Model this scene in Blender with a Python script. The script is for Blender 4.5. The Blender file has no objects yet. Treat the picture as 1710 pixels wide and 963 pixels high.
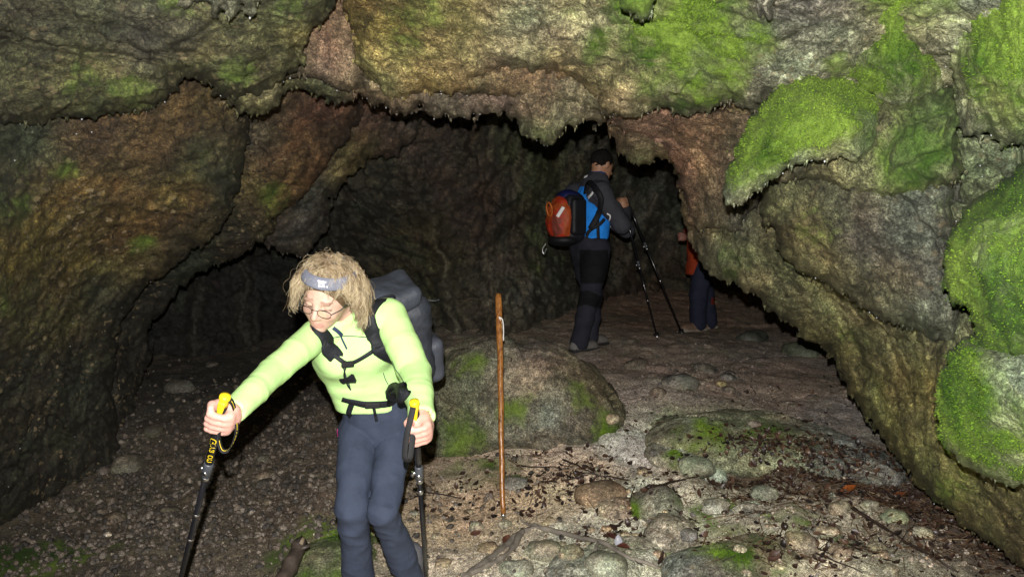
import bpy, bmesh, math, random
import numpy as np
from mathutils import Vector, Matrix
from mathutils.bvhtree import BVHTree

SC = bpy.context.scene
COL = SC.collection
# ------------------------------------------------------------------ camera
CAM_Z, PITCH, FPX = 1.6, math.radians(5.0), 1300.0
cd = bpy.data.cameras.new('camera')
cd.sensor_width = 36.0
cd.lens = 36.0 * FPX / 1710.0
cd.clip_start, cd.clip_end = 0.05, 500.0
cam = bpy.data.objects.new('camera', cd)
cam.location = (0, 0, CAM_Z)
cam.rotation_euler = (math.radians(90) - PITCH, 0, 0)
COL.objects.link(cam)
SC.camera = cam
# ------------------------------------------------------------------ world: a night-dark sky outside the cave
w = bpy.data.worlds.new('World'); SC.world = w
w.use_nodes = True
nt = w.node_tree
bg = nt.nodes['Background']
sky = nt.nodes.new('ShaderNodeTexSky')
sky.sky_type = 'NISHITA'; sky.sun_disc = False
sky.sun_elevation = math.radians(4); sky.sun_rotation = math.radians(180)
nt.links.new(sky.outputs[0], bg.inputs[0])
bg.inputs[1].default_value = 0.012
# ------------------------------------------------------------------ the photographer's flash, a small real lamp just above the lens
ld = bpy.data.lights.new('camera_flash', 'SPOT')
ld.energy = 780.0; ld.color = (1.0, 0.97, 0.93)
ld.shadow_soft_size = 0.012
ld.spot_size = math.radians(112); ld.spot_blend = 0.75
flash = bpy.data.objects.new('camera_flash', ld)
flash.location = (-0.02, 0.0, CAM_Z + 0.14)
flash.rotation_euler = (math.radians(90) - PITCH, 0, math.radians(-3))
COL.objects.link(flash)
SC.view_settings.view_transform = 'Standard'
SC.view_settings.look = 'None'
SC.view_settings.exposure = 0.0
SC.view_settings.gamma = 1.0
SC.cycles.max_bounces = 5
SC.cycles.diffuse_bounces = 3
SC.cycles.sample_clamp_indirect = 4.0

# ------------------------------------------------------------------ maths helpers
def at(px, py, Y):
    """a point at depth Y (metres in front of the camera) seen at that place of the 1710 x 963 picture"""
    u = (np.asarray(px, float) - 855.0) / FPX; v = (481.5 - np.asarray(py, float)) / FPX
    dy = math.cos(PITCH) + v * math.sin(PITCH); dz = -math.sin(PITCH) + v * math.cos(PITCH)
    t = np.asarray(Y, float) / dy
    return np.stack(np.broadcast_arrays(u * t, dy * t, dz * t + CAM_Z), -1)
def V3(px, py, Y): return Vector(at(px, py, Y))
RNG = np.random.RandomState(7); random.seed(7)
PERM = np.concatenate([RNG.permutation(256)] * 2).astype(np.int32)
VAL = RNG.rand(256) * 2 - 1
def vnoise(p):
    p = np.asarray(p, float); i = np.floor(p).astype(np.int64); f = p - i
    f = f * f * f * (f * (f * 6 - 15) + 10)
    x0, y0, z0 = (i[..., k] & 255 for k in range(3)); x1, y1, z1 = (x0 + 1) & 255, (y0 + 1) & 255, (z0 + 1) & 255
    def h(x, y, z): return VAL[PERM[(PERM[(PERM[x] + y) & 255] + z) & 255]]
    fx, fy, fz = f[..., 0], f[..., 1], f[..., 2]
    a = h(x0, y0, z0) * (1 - fx) + h(x1, y0, z0) * fx; b = h(x0, y1, z0) * (1 - fx) + h(x1, y1, z0) * fx
    c = h(x0, y0, z1) * (1 - fx) + h(x1, y0, z1) * fx; d = h(x0, y1, z1) * (1 - fx) + h(x1, y1, z1) * fx
    return (a * (1 - fy) + b * fy) * (1 - fz) + (c * (1 - fy) + d * fy) * fz
def fbm(p, octv=4, gain=0.5):
    s = 0; a = 1.0; n = 0; q = np.asarray(p, float)
    for k in range(octv):
        s = s + a * vnoise(q + 17.3 * k); n += a; a *= gain; q = q * 2.03
    return s / n
def ridged(p, octv=4):
    s = 0; a = 1.0; n = 0; q = np.asarray(p, float)
    for k in range(octv):
        s = s + a * (1 - np.abs(vnoise(q + 31.7 * k)) * 2); n += a; a *= .5; q = q * 2.1
    return s / n
RT3 = RNG.rand(256, 3); RD3 = RNG.randn(256, 3); RD3 /= np.linalg.norm(RD3, axis=1)[:, None]
def facets(p):
    """broken-rock relief: each cell a tilted plane; also the distance to the nearest joint"""
    p = np.asarray(p, float); i = np.floor(p).astype(np.int64); b1 = np.full(len(p), 1e9); b2 = b1.copy(); val = np.zeros(len(p))
    for dx in (-1, 0, 1):
        for dy in (-1, 0, 1):
            for dz in (-1, 0, 1):
                c = i + np.array([dx, dy, dz]); h = PERM[(PERM[(PERM[c[:, 0] & 255] + c[:, 1]) & 255] + c[:, 2]) & 255]
                q = p - c - RT3[h]; d = (q * q).sum(1); m = d < b1
                b2 = np.where(m, b1, np.minimum(b2, d)); b1 = np.where(m, d, b1)
                val = np.where(m, .45 * VAL[h] + .6 * (q * RD3[h]).sum(1), val)
    return val, np.sqrt(b2) - np.sqrt(b1)
def warp(p, f, a): return p + a * np.stack([fbm(p * f + 3, 3), fbm(p * f + 43, 3), fbm(p * f + 83, 3)], -1)
def tps(pts, vals):
    """smooth thin-plate surface through the points"""
    P = np.asarray(pts, float); n = len(P); v = np.asarray(vals, float)
    def phi(r2): return np.where(r2 > 1e-12, .5 * r2 * np.log(np.maximum(r2, 1e-12)), 0)
    A = np.zeros((n + 3, n + 3))
    A[:n, :n] = phi(((P[:, None] - P[None]) ** 2).sum(-1)) + np.eye(n) * 1e-4
    A[:n, n] = 1; A[:n, n + 1:] = P; A[n, :n] = 1; A[n + 1:, :n] = P.T
    wv = np.linalg.solve(A, np.concatenate([v, [0, 0, 0]]))
    def f(x, y):
        s = wv[n] + wv[n + 1] * x + wv[n + 2] * y
        for k in range(n): s = s + wv[k] * phi((x - P[k, 0]) ** 2 + (y - P[k, 1]) ** 2)
        return s
    return f
def mottle(p, k=1.0):
    """patchy pigment: light and dark stains, rusty and greenish tints"""
    wp = p + .12 * np.stack([fbm(p * 3 + 7, 3), fbm(p * 3 + 57, 3), fbm(p * 3 + 97, 3)], -1)
    lum = np.exp(k * (.6 * fbm(wp * 2.4, 4) + .7 * fbm(wp * 8 + 13, 4) + .7 * fbm(p * 24 + 31, 3) + .45 * fbm(wp * np.array([9, 9, 2.0]) + 71, 3)))
    a = fbm(wp * 3.2 + 90, 4)[:, None] * 1.6; b = fbm(wp * 5 + 140, 4)[:, None] * 1.5
    tint = np.exp(k * (a * np.array([.10, -.01, -.12]) + b * np.array([-.09, .05, -.04])))
    return lum[:, None] * tint * .93
def mossy(p, M):
    M = np.asarray(M, float); on = smooth(0, .3, M)
    return {'moss': np.clip(M + on * (.55 * fbm(p * 4.5 + 3, 4) + .45 * fbm(p * 16 + 8, 3)), 0, 1.2), 'mtone': np.clip(.5 + 1.0 * fbm(p * 4 + 60, 4), 0, 1)}
def smooth(e0, e1, x):
    t = np.clip((x - e0) / (e1 - e0), 0, 1); return t * t * (3 - 2 * t)

# ------------------------------------------------------------------ object helpers
def tag(o, label=None, cat=None, group=None, kind=None):
    for k, v in (('label', label), ('category', cat), ('group', group), ('kind', kind)):
        if v: o[k] = v
    return o
def mk(name, V, F, mat, parent=None, col=None, attrs=None, smooth_=True):
    """one mesh object from arrays; F is an (n,3) or (n,4) array, or a list of such arrays, or a list of tuples"""
    me = bpy.data.meshes.new(name)
    V = np.asarray(V, np.float32).reshape(-1, 3)
    if isinstance(F, np.ndarray): F = [F]
    if len(F) and isinstance(F[0], np.ndarray):
        me.vertices.add(len(V)); me.vertices.foreach_set('co', V.ravel())
        tot = sum(f.size for f in F); nf = sum(len(f) for f in F)
        me.loops.add(tot); me.polygons.add(nf)
        me.loops.foreach_set('vertex_index', np.concatenate([f.ravel() for f in F]).astype(np.int32))
        cnt = np.concatenate([np.full(len(f), f.shape[1], np.int32) for f in F])
        me.polygons.foreach_set('loop_start', np.concatenate([[0], np.cumsum(cnt)[:-1]]).astype(np.int32))
        me.update(calc_edges=True)
    else:
        me.from_pydata(V.tolist(), [], F); me.update()
    me.validate()
    if smooth_: me.polygons.foreach_set('use_smooth', np.ones(len(me.polygons), bool))
    if col is not None:
        c = np.ones((len(V), 4), np.float32); c[:, :3] = col
        a = me.color_attributes.new('Col', 'FLOAT_COLOR', 'POINT'); a.data.foreach_set('color', c.ravel())
    for k, v in (attrs or {}).items():
        a = me.attributes.new(k, 'FLOAT', 'POINT'); a.data.foreach_set('value', np.asarray(v, np.float32))
    if mat: me.materials.append(mat)
    o = bpy.data.objects.new(name, me); COL.objects.link(o)
    if parent: adopt(o, parent)
    return o
def adopt(o, parent):
    o.parent = parent
    o.matrix_parent_inverse = Matrix.Translation(parent.location).inverted() if parent.type == 'EMPTY' else Matrix()
def empty(name, loc):
    o = bpy.data.objects.new(name, None); o.location = loc; o.empty_display_size = .1
    COL.objects.link(o); return o
def normals(o):
    me = o.data; a = np.zeros(len(me.vertices) * 3, np.float32)
    me.vertex_normals.foreach_get('vector', a); return a.reshape(-1, 3)
def coords(o):
    me = o.data; a = np.zeros(len(me.vertices) * 3, np.float32)
    me.vertices.foreach_get('co', a); return a.reshape(-1, 3)
def displace(o, fn):
    c = coords(o); n = normals(o); d = fn(c)
    c = c + n * d[:, None]; o.data.vertices.foreach_set('co', c.astype(np.float32).ravel()); o.data.update()

# ------------------------------------------------------------------ materials
def newmat(name):
    m = bpy.data.materials.new(name); m.use_nodes = True
    return m, m.node_tree, m.node_tree.nodes['Principled BSDF']
def node(t, kind, **kw):
    n = t.nodes.new(kind)
    for k, v in kw.items():
        if k in n.inputs: n.inputs[k].default_value = v
        else: setattr(n, k, v)
    return n
def ramp(t, src, stops):
    r = t.nodes.new('ShaderNodeValToRGB'); e = r.color_ramp.elements
    while len(e) < len(stops): e.new(.5)
    for k, (p, c) in enumerate(stops):
        e[k].position = p; e[k].color = (c, c, c, 1) if not hasattr(c, '__len__') else (*c, 1)
    t.links.new(src, r.inputs[0]); return r.outputs[0]
def mixc(t, a, b, fac, mode='MIX'):
    m = t.nodes.new('ShaderNodeMix'); m.data_type = 'RGBA'; m.blend_type = mode
    for s, v in ((m.inputs[0], fac), (m.inputs[6], a), (m.inputs[7], b)):
        if hasattr(v, 'links'): t.links.new(v, s)
        else: s.default_value = v if not hasattr(v, '__len__') else (*v[:3], 1)
    return m.outputs[2]
def maths(t, op, a, b=0.0):
    m = t.nodes.new('ShaderNodeMath'); m.operation = op
    for s, v in ((m.inputs[0], a), (m.inputs[1], b)):
        if hasattr(v, 'links'): t.links.new(v, s)
        else: s.default_value = v
    return m.outputs[0]
def noise(t, co, scale, detail=6, rough=.6):
    n = node(t, 'ShaderNodeTexNoise', Scale=scale, Detail=detail, Roughness=rough)
    t.links.new(co, n.inputs['Vector']); return n.outputs['Fac']
def bump(t, b, h, strength, dist):
    n = node(t, 'ShaderNodeBump', Strength=strength, Distance=dist)
    t.links.new(h, n.inputs['Height']); t.links.new(n.outputs[0], b.inputs['Normal']); return n
def rock_mat(name, wet=0.5, grain=1.0, bstr=.8):
    m, t, b = newmat(name)
    co = t.nodes.new('ShaderNodeTexCoord').outputs['Object']
    at_ = node(t, 'ShaderNodeAttribute', attribute_name='Col')
    fl = node(t, 'ShaderNodeAttribute', attribute_name='fleck').outputs['Fac']
    mo = node(t, 'ShaderNodeAttribute', attribute_name='moss').outputs['Fac']
    n2 = noise(t, co, 38 * grain, 5, .85); n3 = noise(t, co, 118 * grain, 3, .85)
    c = mixc(t, at_.outputs['Color'], ramp(t, n2, [(.32, .22), (.43, .62), (.51, .95), (.60, 1.5), (.70, 2.5)]), 1.0, 'MULTIPLY')
    c = mixc(t, c, ramp(t, n3, [(.36, .28), (.46, .8), (.53, 1.1), (.64, 2.1)]), 1.0, 'MULTIPLY')
    # pale and dark mineral flecks
    vo = node(t, 'ShaderNodeTexVoronoi', Scale=42.0 * grain); vo.feature = 'F1'; t.links.new(co, vo.inputs['Vector'])
    sp = t.nodes.new('ShaderNodeSeparateColor'); t.links.new(vo.outputs['Color'], sp.inputs[0])
    size = maths(t, 'MULTIPLY', maths(t, 'POWER', sp.outputs[0], 1.7), .85)
    dist = maths(t, 'ADD', vo.outputs['Distance'], maths(t, 'MULTIPLY', maths(t, 'SUBTRACT', n2, .5), 1.1))
    msk = ramp(t, maths(t, 'SUBTRACT', size, dist), [(.0, 0), (.10, 1)])
    pm = maths(t, 'MULTIPLY', msk, maths(t, 'GREATER_THAN', sp.outputs[1], .25))
    c = mixc(t, c, mixc(t, mixc(t, (.12, .09, .045), (.34, .26, .14), sp.outputs[2]), (.022, .013, .008), maths(t, 'GREATER_THAN', sp.outputs[1], .62)), maths(t, 'MULTIPLY', maths(t, 'MULTIPLY', pm, fl), .85))
    # moss film
    mt = node(t, 'ShaderNodeAttribute', attribute_name='mtone').outputs['Fac']
    mcol = mixc(t, (.036, .085, .005), (.170, .255, .034), ramp(t, maths(t, 'ADD', mt, maths(t, 'MULTIPLY', maths(t, 'SUBTRACT', n2, .5), 1.3)), [(.15, 0), (.85, 1)]))
    mcol = mixc(t, mcol, ramp(t, n3, [(.35, .62), (.5, 1.0), (.65, 1.3)]), 1.0, 'MULTIPLY')
    mm = ramp(t, maths(t, 'ADD', mo, maths(t, 'MULTIPLY', maths(t, 'SUBTRACT', n2, .5), 1.3)), [(.15, 0), (.95, 1)])
    c = mixc(t, c, mcol, mm)
    t.links.new(c, b.inputs['Base Color'])
    rr = ramp(t, n2, [(.35, .85 - .6 * wet), (.6, .9)])
    rr = mixc(t, rr, (.95, .95, .95), mm); t.links.new(rr, b.inputs['Roughness'])
    b.inputs['Specular IOR Level'].default_value = .25 + .45 * wet
    hgt = maths(t, 'ADD', maths(t, 'MULTIPLY', n2, .8), maths(t, 'MULTIPLY', n3, .5))
    bump(t, b, hgt, bstr, .020)
    return m
def plain(name, col, rough=.6, spec=.4, metal=0, bscale=None, bstr=.3, var=.25, vscale=30, attr=False, sheen=0):
    m, t, b = newmat(name)
    co = t.nodes.new('ShaderNodeTexCoord').outputs['Object']
    if attr: src = node(t, 'ShaderNodeAttribute', attribute_name='Col').outputs['Color']
    else:
        r = t.nodes.new('ShaderNodeRGB'); r.outputs[0].default_value = (*col, 1); src = r.outputs[0]
    c = mixc(t, src, ramp(t, noise(t, co, vscale, 6, .65), [(.3, 1 - var), (.7, 1 + var)]), 1.0, 'MULTIPLY')
    t.links.new(c, b.inputs['Base Color'])
    b.inputs['Roughness'].default_value = rough; b.inputs['Specular IOR Level'].default_value = spec
    b.inputs['Metallic'].default_value = metal
    if sheen: b.inputs['Sheen Weight'].default_value = sheen
    if bscale: bump(t, b, noise(t, co, bscale, 4, .6), bstr, .004)
    return m
def fabric(name, attr=True, col=(.5, .5, .5), weave=900, wr=45, wstr=.35, rough=.85, spec=.25, var=.1):
    m, t, b = newmat(name)
    co = t.nodes.new('ShaderNodeTexCoord').outputs['Object']
    if attr: src = node(t, 'ShaderNodeAttribute', attribute_name='Col').outputs['Color']
    else:
        r = t.nodes.new('ShaderNodeRGB'); r.outputs[0].default_value = (*col, 1); src = r.outputs[0]
    c = mixc(t, src, ramp(t, noise(t, co, 14, 6, .6), [(.3, 1 - var), (.7, 1 + var)]), 1.0, 'MULTIPLY')
    c = mixc(t, c, ramp(t, noise(t, co, weave, 2, .5), [(.3, .85), (.7, 1.15)]), 1.0, 'MULTIPLY')
    t.links.new(c, b.inputs['Base Color'])
    b.inputs['Roughness'].default_value = rough; b.inputs['Specular IOR Level'].default_value = spec
    bump(t, b, noise(t, co, wr, 5, .55), wstr, .008)
    return m
ROCK = rock_mat('wet_limestone', .55)
ROCK_DRY = rock_mat('limestone', .3)
STONE = rock_mat('river_stone', .6, 1.6, .35)
SOIL = rock_mat('cave_soil', .45, 1.5, .9)
# ================================================================== the rock shell of the cave
TAN = (.27, .21, .11); OCH = (.25, .17, .06); OLI = (.12, .125, .055); GRY = (.15, .15, .125); RUS = (.135, .065, .028)
DRK = (.055, .052, .042); RED = (.15, .075, .055); DGR = (.05, .065, .042); PAL = (.33, .30, .22); PNK = (.22, .14, .10)
def polydist(x, y, poly):
    """signed distance to a closed outline, positive inside"""
    P = np.asarray(poly, float); Q = np.roll(P, -1, 0)
    d2 = np.full(x.shape, 1e18); ins = np.zeros(x.shape, bool)
    for (ax, ay), (bx, by) in zip(P, Q):
        ex, ey = bx - ax, by - ay; L = ex * ex + ey * ey + 1e-9
        t = np.clip(((x - ax) * ex + (y - ay) * ey) / L, 0, 1)
        d2 = np.minimum(d2, (x - ax - t * ex) ** 2 + (y - ay - t * ey) ** 2)
        if ay != by: ins ^= ((ay > y) != (by > y)) & (x < (bx - ax) * (y - ay) / (by - ay) + ax)
    return np.where(ins, 1, -1) * np.sqrt(d2)
def linedist(x, y, pts):
    d2 = np.full(x.shape, 1e18)
    for (ax, ay), (bx, by) in zip(pts[:-1], pts[1:]):
        ex, ey = bx - ax, by - ay; L = ex * ex + ey * ey + 1e-9
        t = np.clip(((x - ax) * ex + (y - ay) * ey) / L, 0, 1)
        d2 = np.minimum(d2, (x - ax - t * ex) ** 2 + (y - ay - t * ey) ** 2)
    return np.sqrt(d2)
def blend_cols(x, y, cols, wob):
    W = 0; C = 0
    for cx, cy, c in cols:
        w_ = 1.0 / (((x + wob[0] - cx) ** 2 + (y + wob[1] - cy) ** 2) + 900) ** 1.6
        W = W + w_; C = C + w_[:, None] * np.asarray(c)
    return C / W[:, None]
FRINGE = {}
DRIPS = []          # (point) places on free lower edges where water hangs
def slab(name, poly, ctrl, cols, moss=(), fleck=0.0, R=.07, T=.30, step=3, amp=1.0, rag=(7, 4), back=.45, ridges=(), mat=None, parent=None, drips=.5, tone=(.85, .88, .74), facet=1.0, fringe=.4):
    P = np.asarray(poly, float)
    xs = np.arange(P[:, 0].min() - 2 * step, P[:, 0].max() + 2 * step, step)
    ys = np.arange(P[:, 1].min() - 2 * step, P[:, 1].max() + 2 * step, step)
    X, Yp = np.meshgrid(xs, ys); shp = X.shape
    d = polydist(X.ravel(), Yp.ravel(), poly).reshape(shp)
    seed = (hash(name) % 97 + len(poly) * 13.7 + P[0, 0] * .01)
    q = np.stack([X, Yp, np.full(shp, 0.0)], -1)
    inb = (smooth(-300, -150, X) * (1 - smooth(2100, 2300, X)) * smooth(-200, -100, Yp))
    d = d + inb * (rag[0] * fbm(q / 38 + P[1, 0] * .07, 3) + 1.5 * rag[1] * vnoise(q / np.array([9., 15., 1]) + 3.3) + .8 * rag[1] * vnoise(q / np.array([5., 8., 1]) + 9))
    gy, gx = np.gradient(d, step); gl = np.maximum(np.hypot(gx, gy), .35)
    keep = d > -.75 * step
    mv = np.where(d < .25 * step, -np.clip(d, -step, .25 * step), 0)
    X = X + mv * gx / gl; Yp = Yp + mv * gy / gl
    idx = -np.ones(shp, np.int64); idx[keep] = np.arange(keep.sum())
    q4 = np.stack([idx[:-1, :-1], idx[1:, :-1], idx[1:, 1:], idx[:-1, 1:]], -1).reshape(-1, 4)
    q4 = q4[(q4 >= 0).all(1)]
    used = np.unique(q4); rm = -np.ones(keep.sum(), np.int64); rm[used] = np.arange(len(used)); q4 = rm[q4]
    x = X[keep][used]; y = Yp[keep][used]; dd = np.maximum(d[keep][used], 0)
    ca = np.asarray(ctrl, float)
    dep = tps(ca[:, :2] / 1000, ca[:, 2])(x / 1000, y / 1000)
    dm = np.clip(dd * dep / FPX / R, 0, 1)
    edge = 1 - np.sqrt(np.maximum(1 - (1 - dm) ** 2, 0))
    p0 = at(x, y, dep)
    rel = .08 * fbm(p0 * 1.6, 3) + .05 * ridged(p0 * 3.1 + 5 + .25 * fbm(p0 * 4, 2)[:, None], 5) + .014 * fbm(p0 * 17, 3) + .006 * ridged(p0 * 41, 2)
    f1, j1 = facets(warp(p0, 3, .10) * np.array([3.6, 3.6, 4.6])); f2, j2 = facets(warp(p0, 9, .03) * 13)
    rel = .5 * rel + facet * (.11 * f1 - .045 * np.exp(-(j1 / .06) ** 2) * (vnoise(p0 * 1.7 + 5) > -.1) + .026 * f2 - .012 * np.exp(-(j2 / .10) ** 2))
    pale = np.zeros(len(x))
    for pts, a_, w_, pl in ridges:
        g = np.exp(-(linedist(x + 16 * fbm(p0 * 5, 3), y, pts) / (w_ * 1.5)) ** 2); rel = rel + a_ * .6 * g; pale = np.maximum(pale, pl * .5 * g)
    dep = dep + T * edge - amp * rel * (1 - .5 * edge)
    V = at(x, y, dep)
    V[:, 0] += .012 * fbm(p0 * 25 + 40, 2) * (dm > .1); V[:, 2] += .012 * fbm(p0 * 25 + 80, 2) * (dm > .1)
    wob = (45 * fbm(p0 * 3.1 + 11, 4), 45 * fbm(p0 * 3.1 + 29, 4))
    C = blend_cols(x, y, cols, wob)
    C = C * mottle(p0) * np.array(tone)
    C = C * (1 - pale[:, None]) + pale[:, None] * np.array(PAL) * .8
    M = np.zeros(len(x))
    for cx, cy, rx, ry, s in moss:
        r_ = np.hypot((x + wob[0] * .6 - cx) / rx, (y + wob[1] * .6 - cy) / ry); M = np.maximum(M, s * (1 - smooth(.3, 1.35, r_)))
    # thickness: the rim runs back into the mountain
    e = np.sort(np.concatenate([q4[:, [0, 1]], q4[:, [1, 2]], q4[:, [2, 3]], q4[:, [3, 0]]]), 1)
    raw = np.concatenate([q4[:, [0, 1]], q4[:, [1, 2]], q4[:, [2, 3]], q4[:, [3, 0]]])
    key = e[:, 0] * (len(x) + 1) + e[:, 1]; u_, first, cnt = np.unique(key, return_index=True, return_counts=True)
    be = raw[first[cnt == 1]]; bv = np.unique(be); n = len(x)
    bm = -np.ones(n, np.int64); bm[bv] = n + np.arange(len(bv))
    VB = at(x[bv], y[bv], dep[bv] + back) + np.array([0, 0, .02])
    sk = np.stack([be[:, 1], be[:, 0], bm[be[:, 0]], bm[be[:, 1]]], -1)
    V = np.concatenate([V, VB]); C = np.concatenate([C, C[bv] * .8]); M = np.concatenate([M, M[bv] * 0])
    o = mk(name, V, np.concatenate([q4, sk]), mat or ROCK, parent, C, {**mossy(V, M), 'fleck': fleck * smooth(-.15, .30, fbm(V * 3.3 + 210, 4) + .5 * fbm(V * 14 + 11, 2))})
    g_y = (gy / gl)[keep][used][bv]
    low = bv[(g_y < -.5) & (x[bv] > -60) & (x[bv] < 1770) & (y[bv] > -20) & (y[bv] < 960)]
    for k in low:
        if random.random() < fringe: FRINGE.setdefault(o.name, []).append((V[k], C[k]))
        if random.random() < drips * .16 * (1.8 if vnoise(V[k] * 3.0) > .1 else .3): DRIPS.append(V[k])
    return o

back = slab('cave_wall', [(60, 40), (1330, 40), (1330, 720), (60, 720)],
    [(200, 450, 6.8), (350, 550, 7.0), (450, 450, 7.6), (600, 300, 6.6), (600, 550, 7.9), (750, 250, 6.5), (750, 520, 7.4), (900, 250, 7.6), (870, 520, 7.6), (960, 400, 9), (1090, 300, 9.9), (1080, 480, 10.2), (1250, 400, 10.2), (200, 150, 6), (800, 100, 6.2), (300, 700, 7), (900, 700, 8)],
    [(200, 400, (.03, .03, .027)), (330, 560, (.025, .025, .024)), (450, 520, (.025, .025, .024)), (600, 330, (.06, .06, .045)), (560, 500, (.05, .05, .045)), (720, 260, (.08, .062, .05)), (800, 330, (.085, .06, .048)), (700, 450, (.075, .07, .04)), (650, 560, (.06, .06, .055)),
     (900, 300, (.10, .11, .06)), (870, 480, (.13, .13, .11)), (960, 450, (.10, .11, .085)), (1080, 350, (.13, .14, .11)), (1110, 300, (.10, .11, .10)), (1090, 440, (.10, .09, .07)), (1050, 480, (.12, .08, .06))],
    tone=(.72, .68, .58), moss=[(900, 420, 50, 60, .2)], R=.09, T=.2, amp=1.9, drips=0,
    ridges=[([(850, 560), (872, 480), (925, 400), (955, 310), (1000, 240)], .30, 22, .25), ([(1030, 470), (1075, 370), (1108, 300), (1118, 270)], .25, 11, .5), ([(742, 440), (752, 500), (766, 560)], .2, 8, .6), ([(735, 420), (745, 460), (735, 480)], .12, 6, .5),
            ([(850, 480), (842, 540)], .2, 7, .5), ([(905, 440), (880, 540)], .2, 9, .4), ([(405, 420), (418, 600)], .15, 9, .25), ([(335, 480), (322, 620)], .15, 10, .2), ([(565, 420), (560, 330)], .2, 10, .2), ([(690, 300), (735, 430)], .15, 12, .1), ([(900, 300), (820, 380)], .2, 16, .1)])
tag(back, 'dark damp rock wall at the back of the cave', kind='structure')

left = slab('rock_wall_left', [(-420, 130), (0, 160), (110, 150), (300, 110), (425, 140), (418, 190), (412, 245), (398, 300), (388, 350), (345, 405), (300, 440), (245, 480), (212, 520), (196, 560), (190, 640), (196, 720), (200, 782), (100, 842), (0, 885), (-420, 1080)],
    [(0, 205, 2.95), (300, 150, 3.45), (410, 200, 3.9), (-300, 500, 2.3), (0, 500, 3.2), (200, 520, 4.5), (380, 350, 4.15), (0, 870, 4.0), (200, 780, 4.85), (150, 650, 4.5), (-400, 1000, 3.2), (-400, 150, 2.2)],
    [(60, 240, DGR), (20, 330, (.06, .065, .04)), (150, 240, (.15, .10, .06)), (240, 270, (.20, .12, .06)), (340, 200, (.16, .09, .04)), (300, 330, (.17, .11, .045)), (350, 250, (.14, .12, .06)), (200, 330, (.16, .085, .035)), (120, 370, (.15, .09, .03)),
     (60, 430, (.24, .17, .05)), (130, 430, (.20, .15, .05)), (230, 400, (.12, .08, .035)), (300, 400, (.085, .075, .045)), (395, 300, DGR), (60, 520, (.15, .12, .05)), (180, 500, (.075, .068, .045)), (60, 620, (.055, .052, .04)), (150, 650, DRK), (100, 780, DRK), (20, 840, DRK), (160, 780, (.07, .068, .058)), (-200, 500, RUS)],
    moss=[(230, 410, 40, 30, .35), (30, 330, 60, 60, .3), (110, 290, 30, 30, .3), (40, 500, 60, 60, .3)], fleck=1.0, R=.09, T=.3, amp=1.1, rag=(6, 3), back=.5, tone=(.56, .58, .43))
tag(left, 'rusty brown rock wall sloping up to the left of the cave mouth', kind='structure')
slab('rock_slab', [(400, 100), (625, 115), (614, 160), (600, 200), (562, 250), (522, 310), (480, 352), (442, 395), (434, 412), (402, 424), (360, 440), (312, 468), (282, 505), (256, 545), (252, 600), (237, 650), (216, 700), (206, 790), (150, 810), (150, 500), (330, 350)],
    [(410, 200, 4.3), (600, 180, 4.8), (440, 400, 5.1), (300, 480, 5.3), (250, 600, 5.6), (210, 740, 5.3), (180, 600, 5.1)],
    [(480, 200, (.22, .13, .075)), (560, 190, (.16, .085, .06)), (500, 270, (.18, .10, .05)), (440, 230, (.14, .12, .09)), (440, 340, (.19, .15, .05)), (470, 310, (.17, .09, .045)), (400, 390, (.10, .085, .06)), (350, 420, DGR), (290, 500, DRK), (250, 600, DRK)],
    moss=[(450, 340, 40, 40, .35)], fleck=1.0, R=.09, T=.25, amp=1.0, parent=left, tone=(.56, .56, .46))
slab('rock_slab', [(560, 120), (725, 150), (702, 230), (656, 258), (612, 265), (572, 310), (553, 332), (549, 380), (526, 410), (500, 423), (470, 425), (446, 408), (436, 385), (500, 250)],
    [(600, 200, 5.25), (690, 220, 5.7), (450, 400, 5.5), (550, 380, 5.8), (600, 150, 5.0)],
    [(640, 200, (.16, .10, .085)), (590, 260, (.17, .13, .06)), (520, 330, (.09, .08, .07)), (480, 400, (.11, .085, .075)), (690, 210, (.11, .08, .07))],
    fleck=.5, R=.09, T=.25, amp=.8, drips=.8, parent=left)

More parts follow.
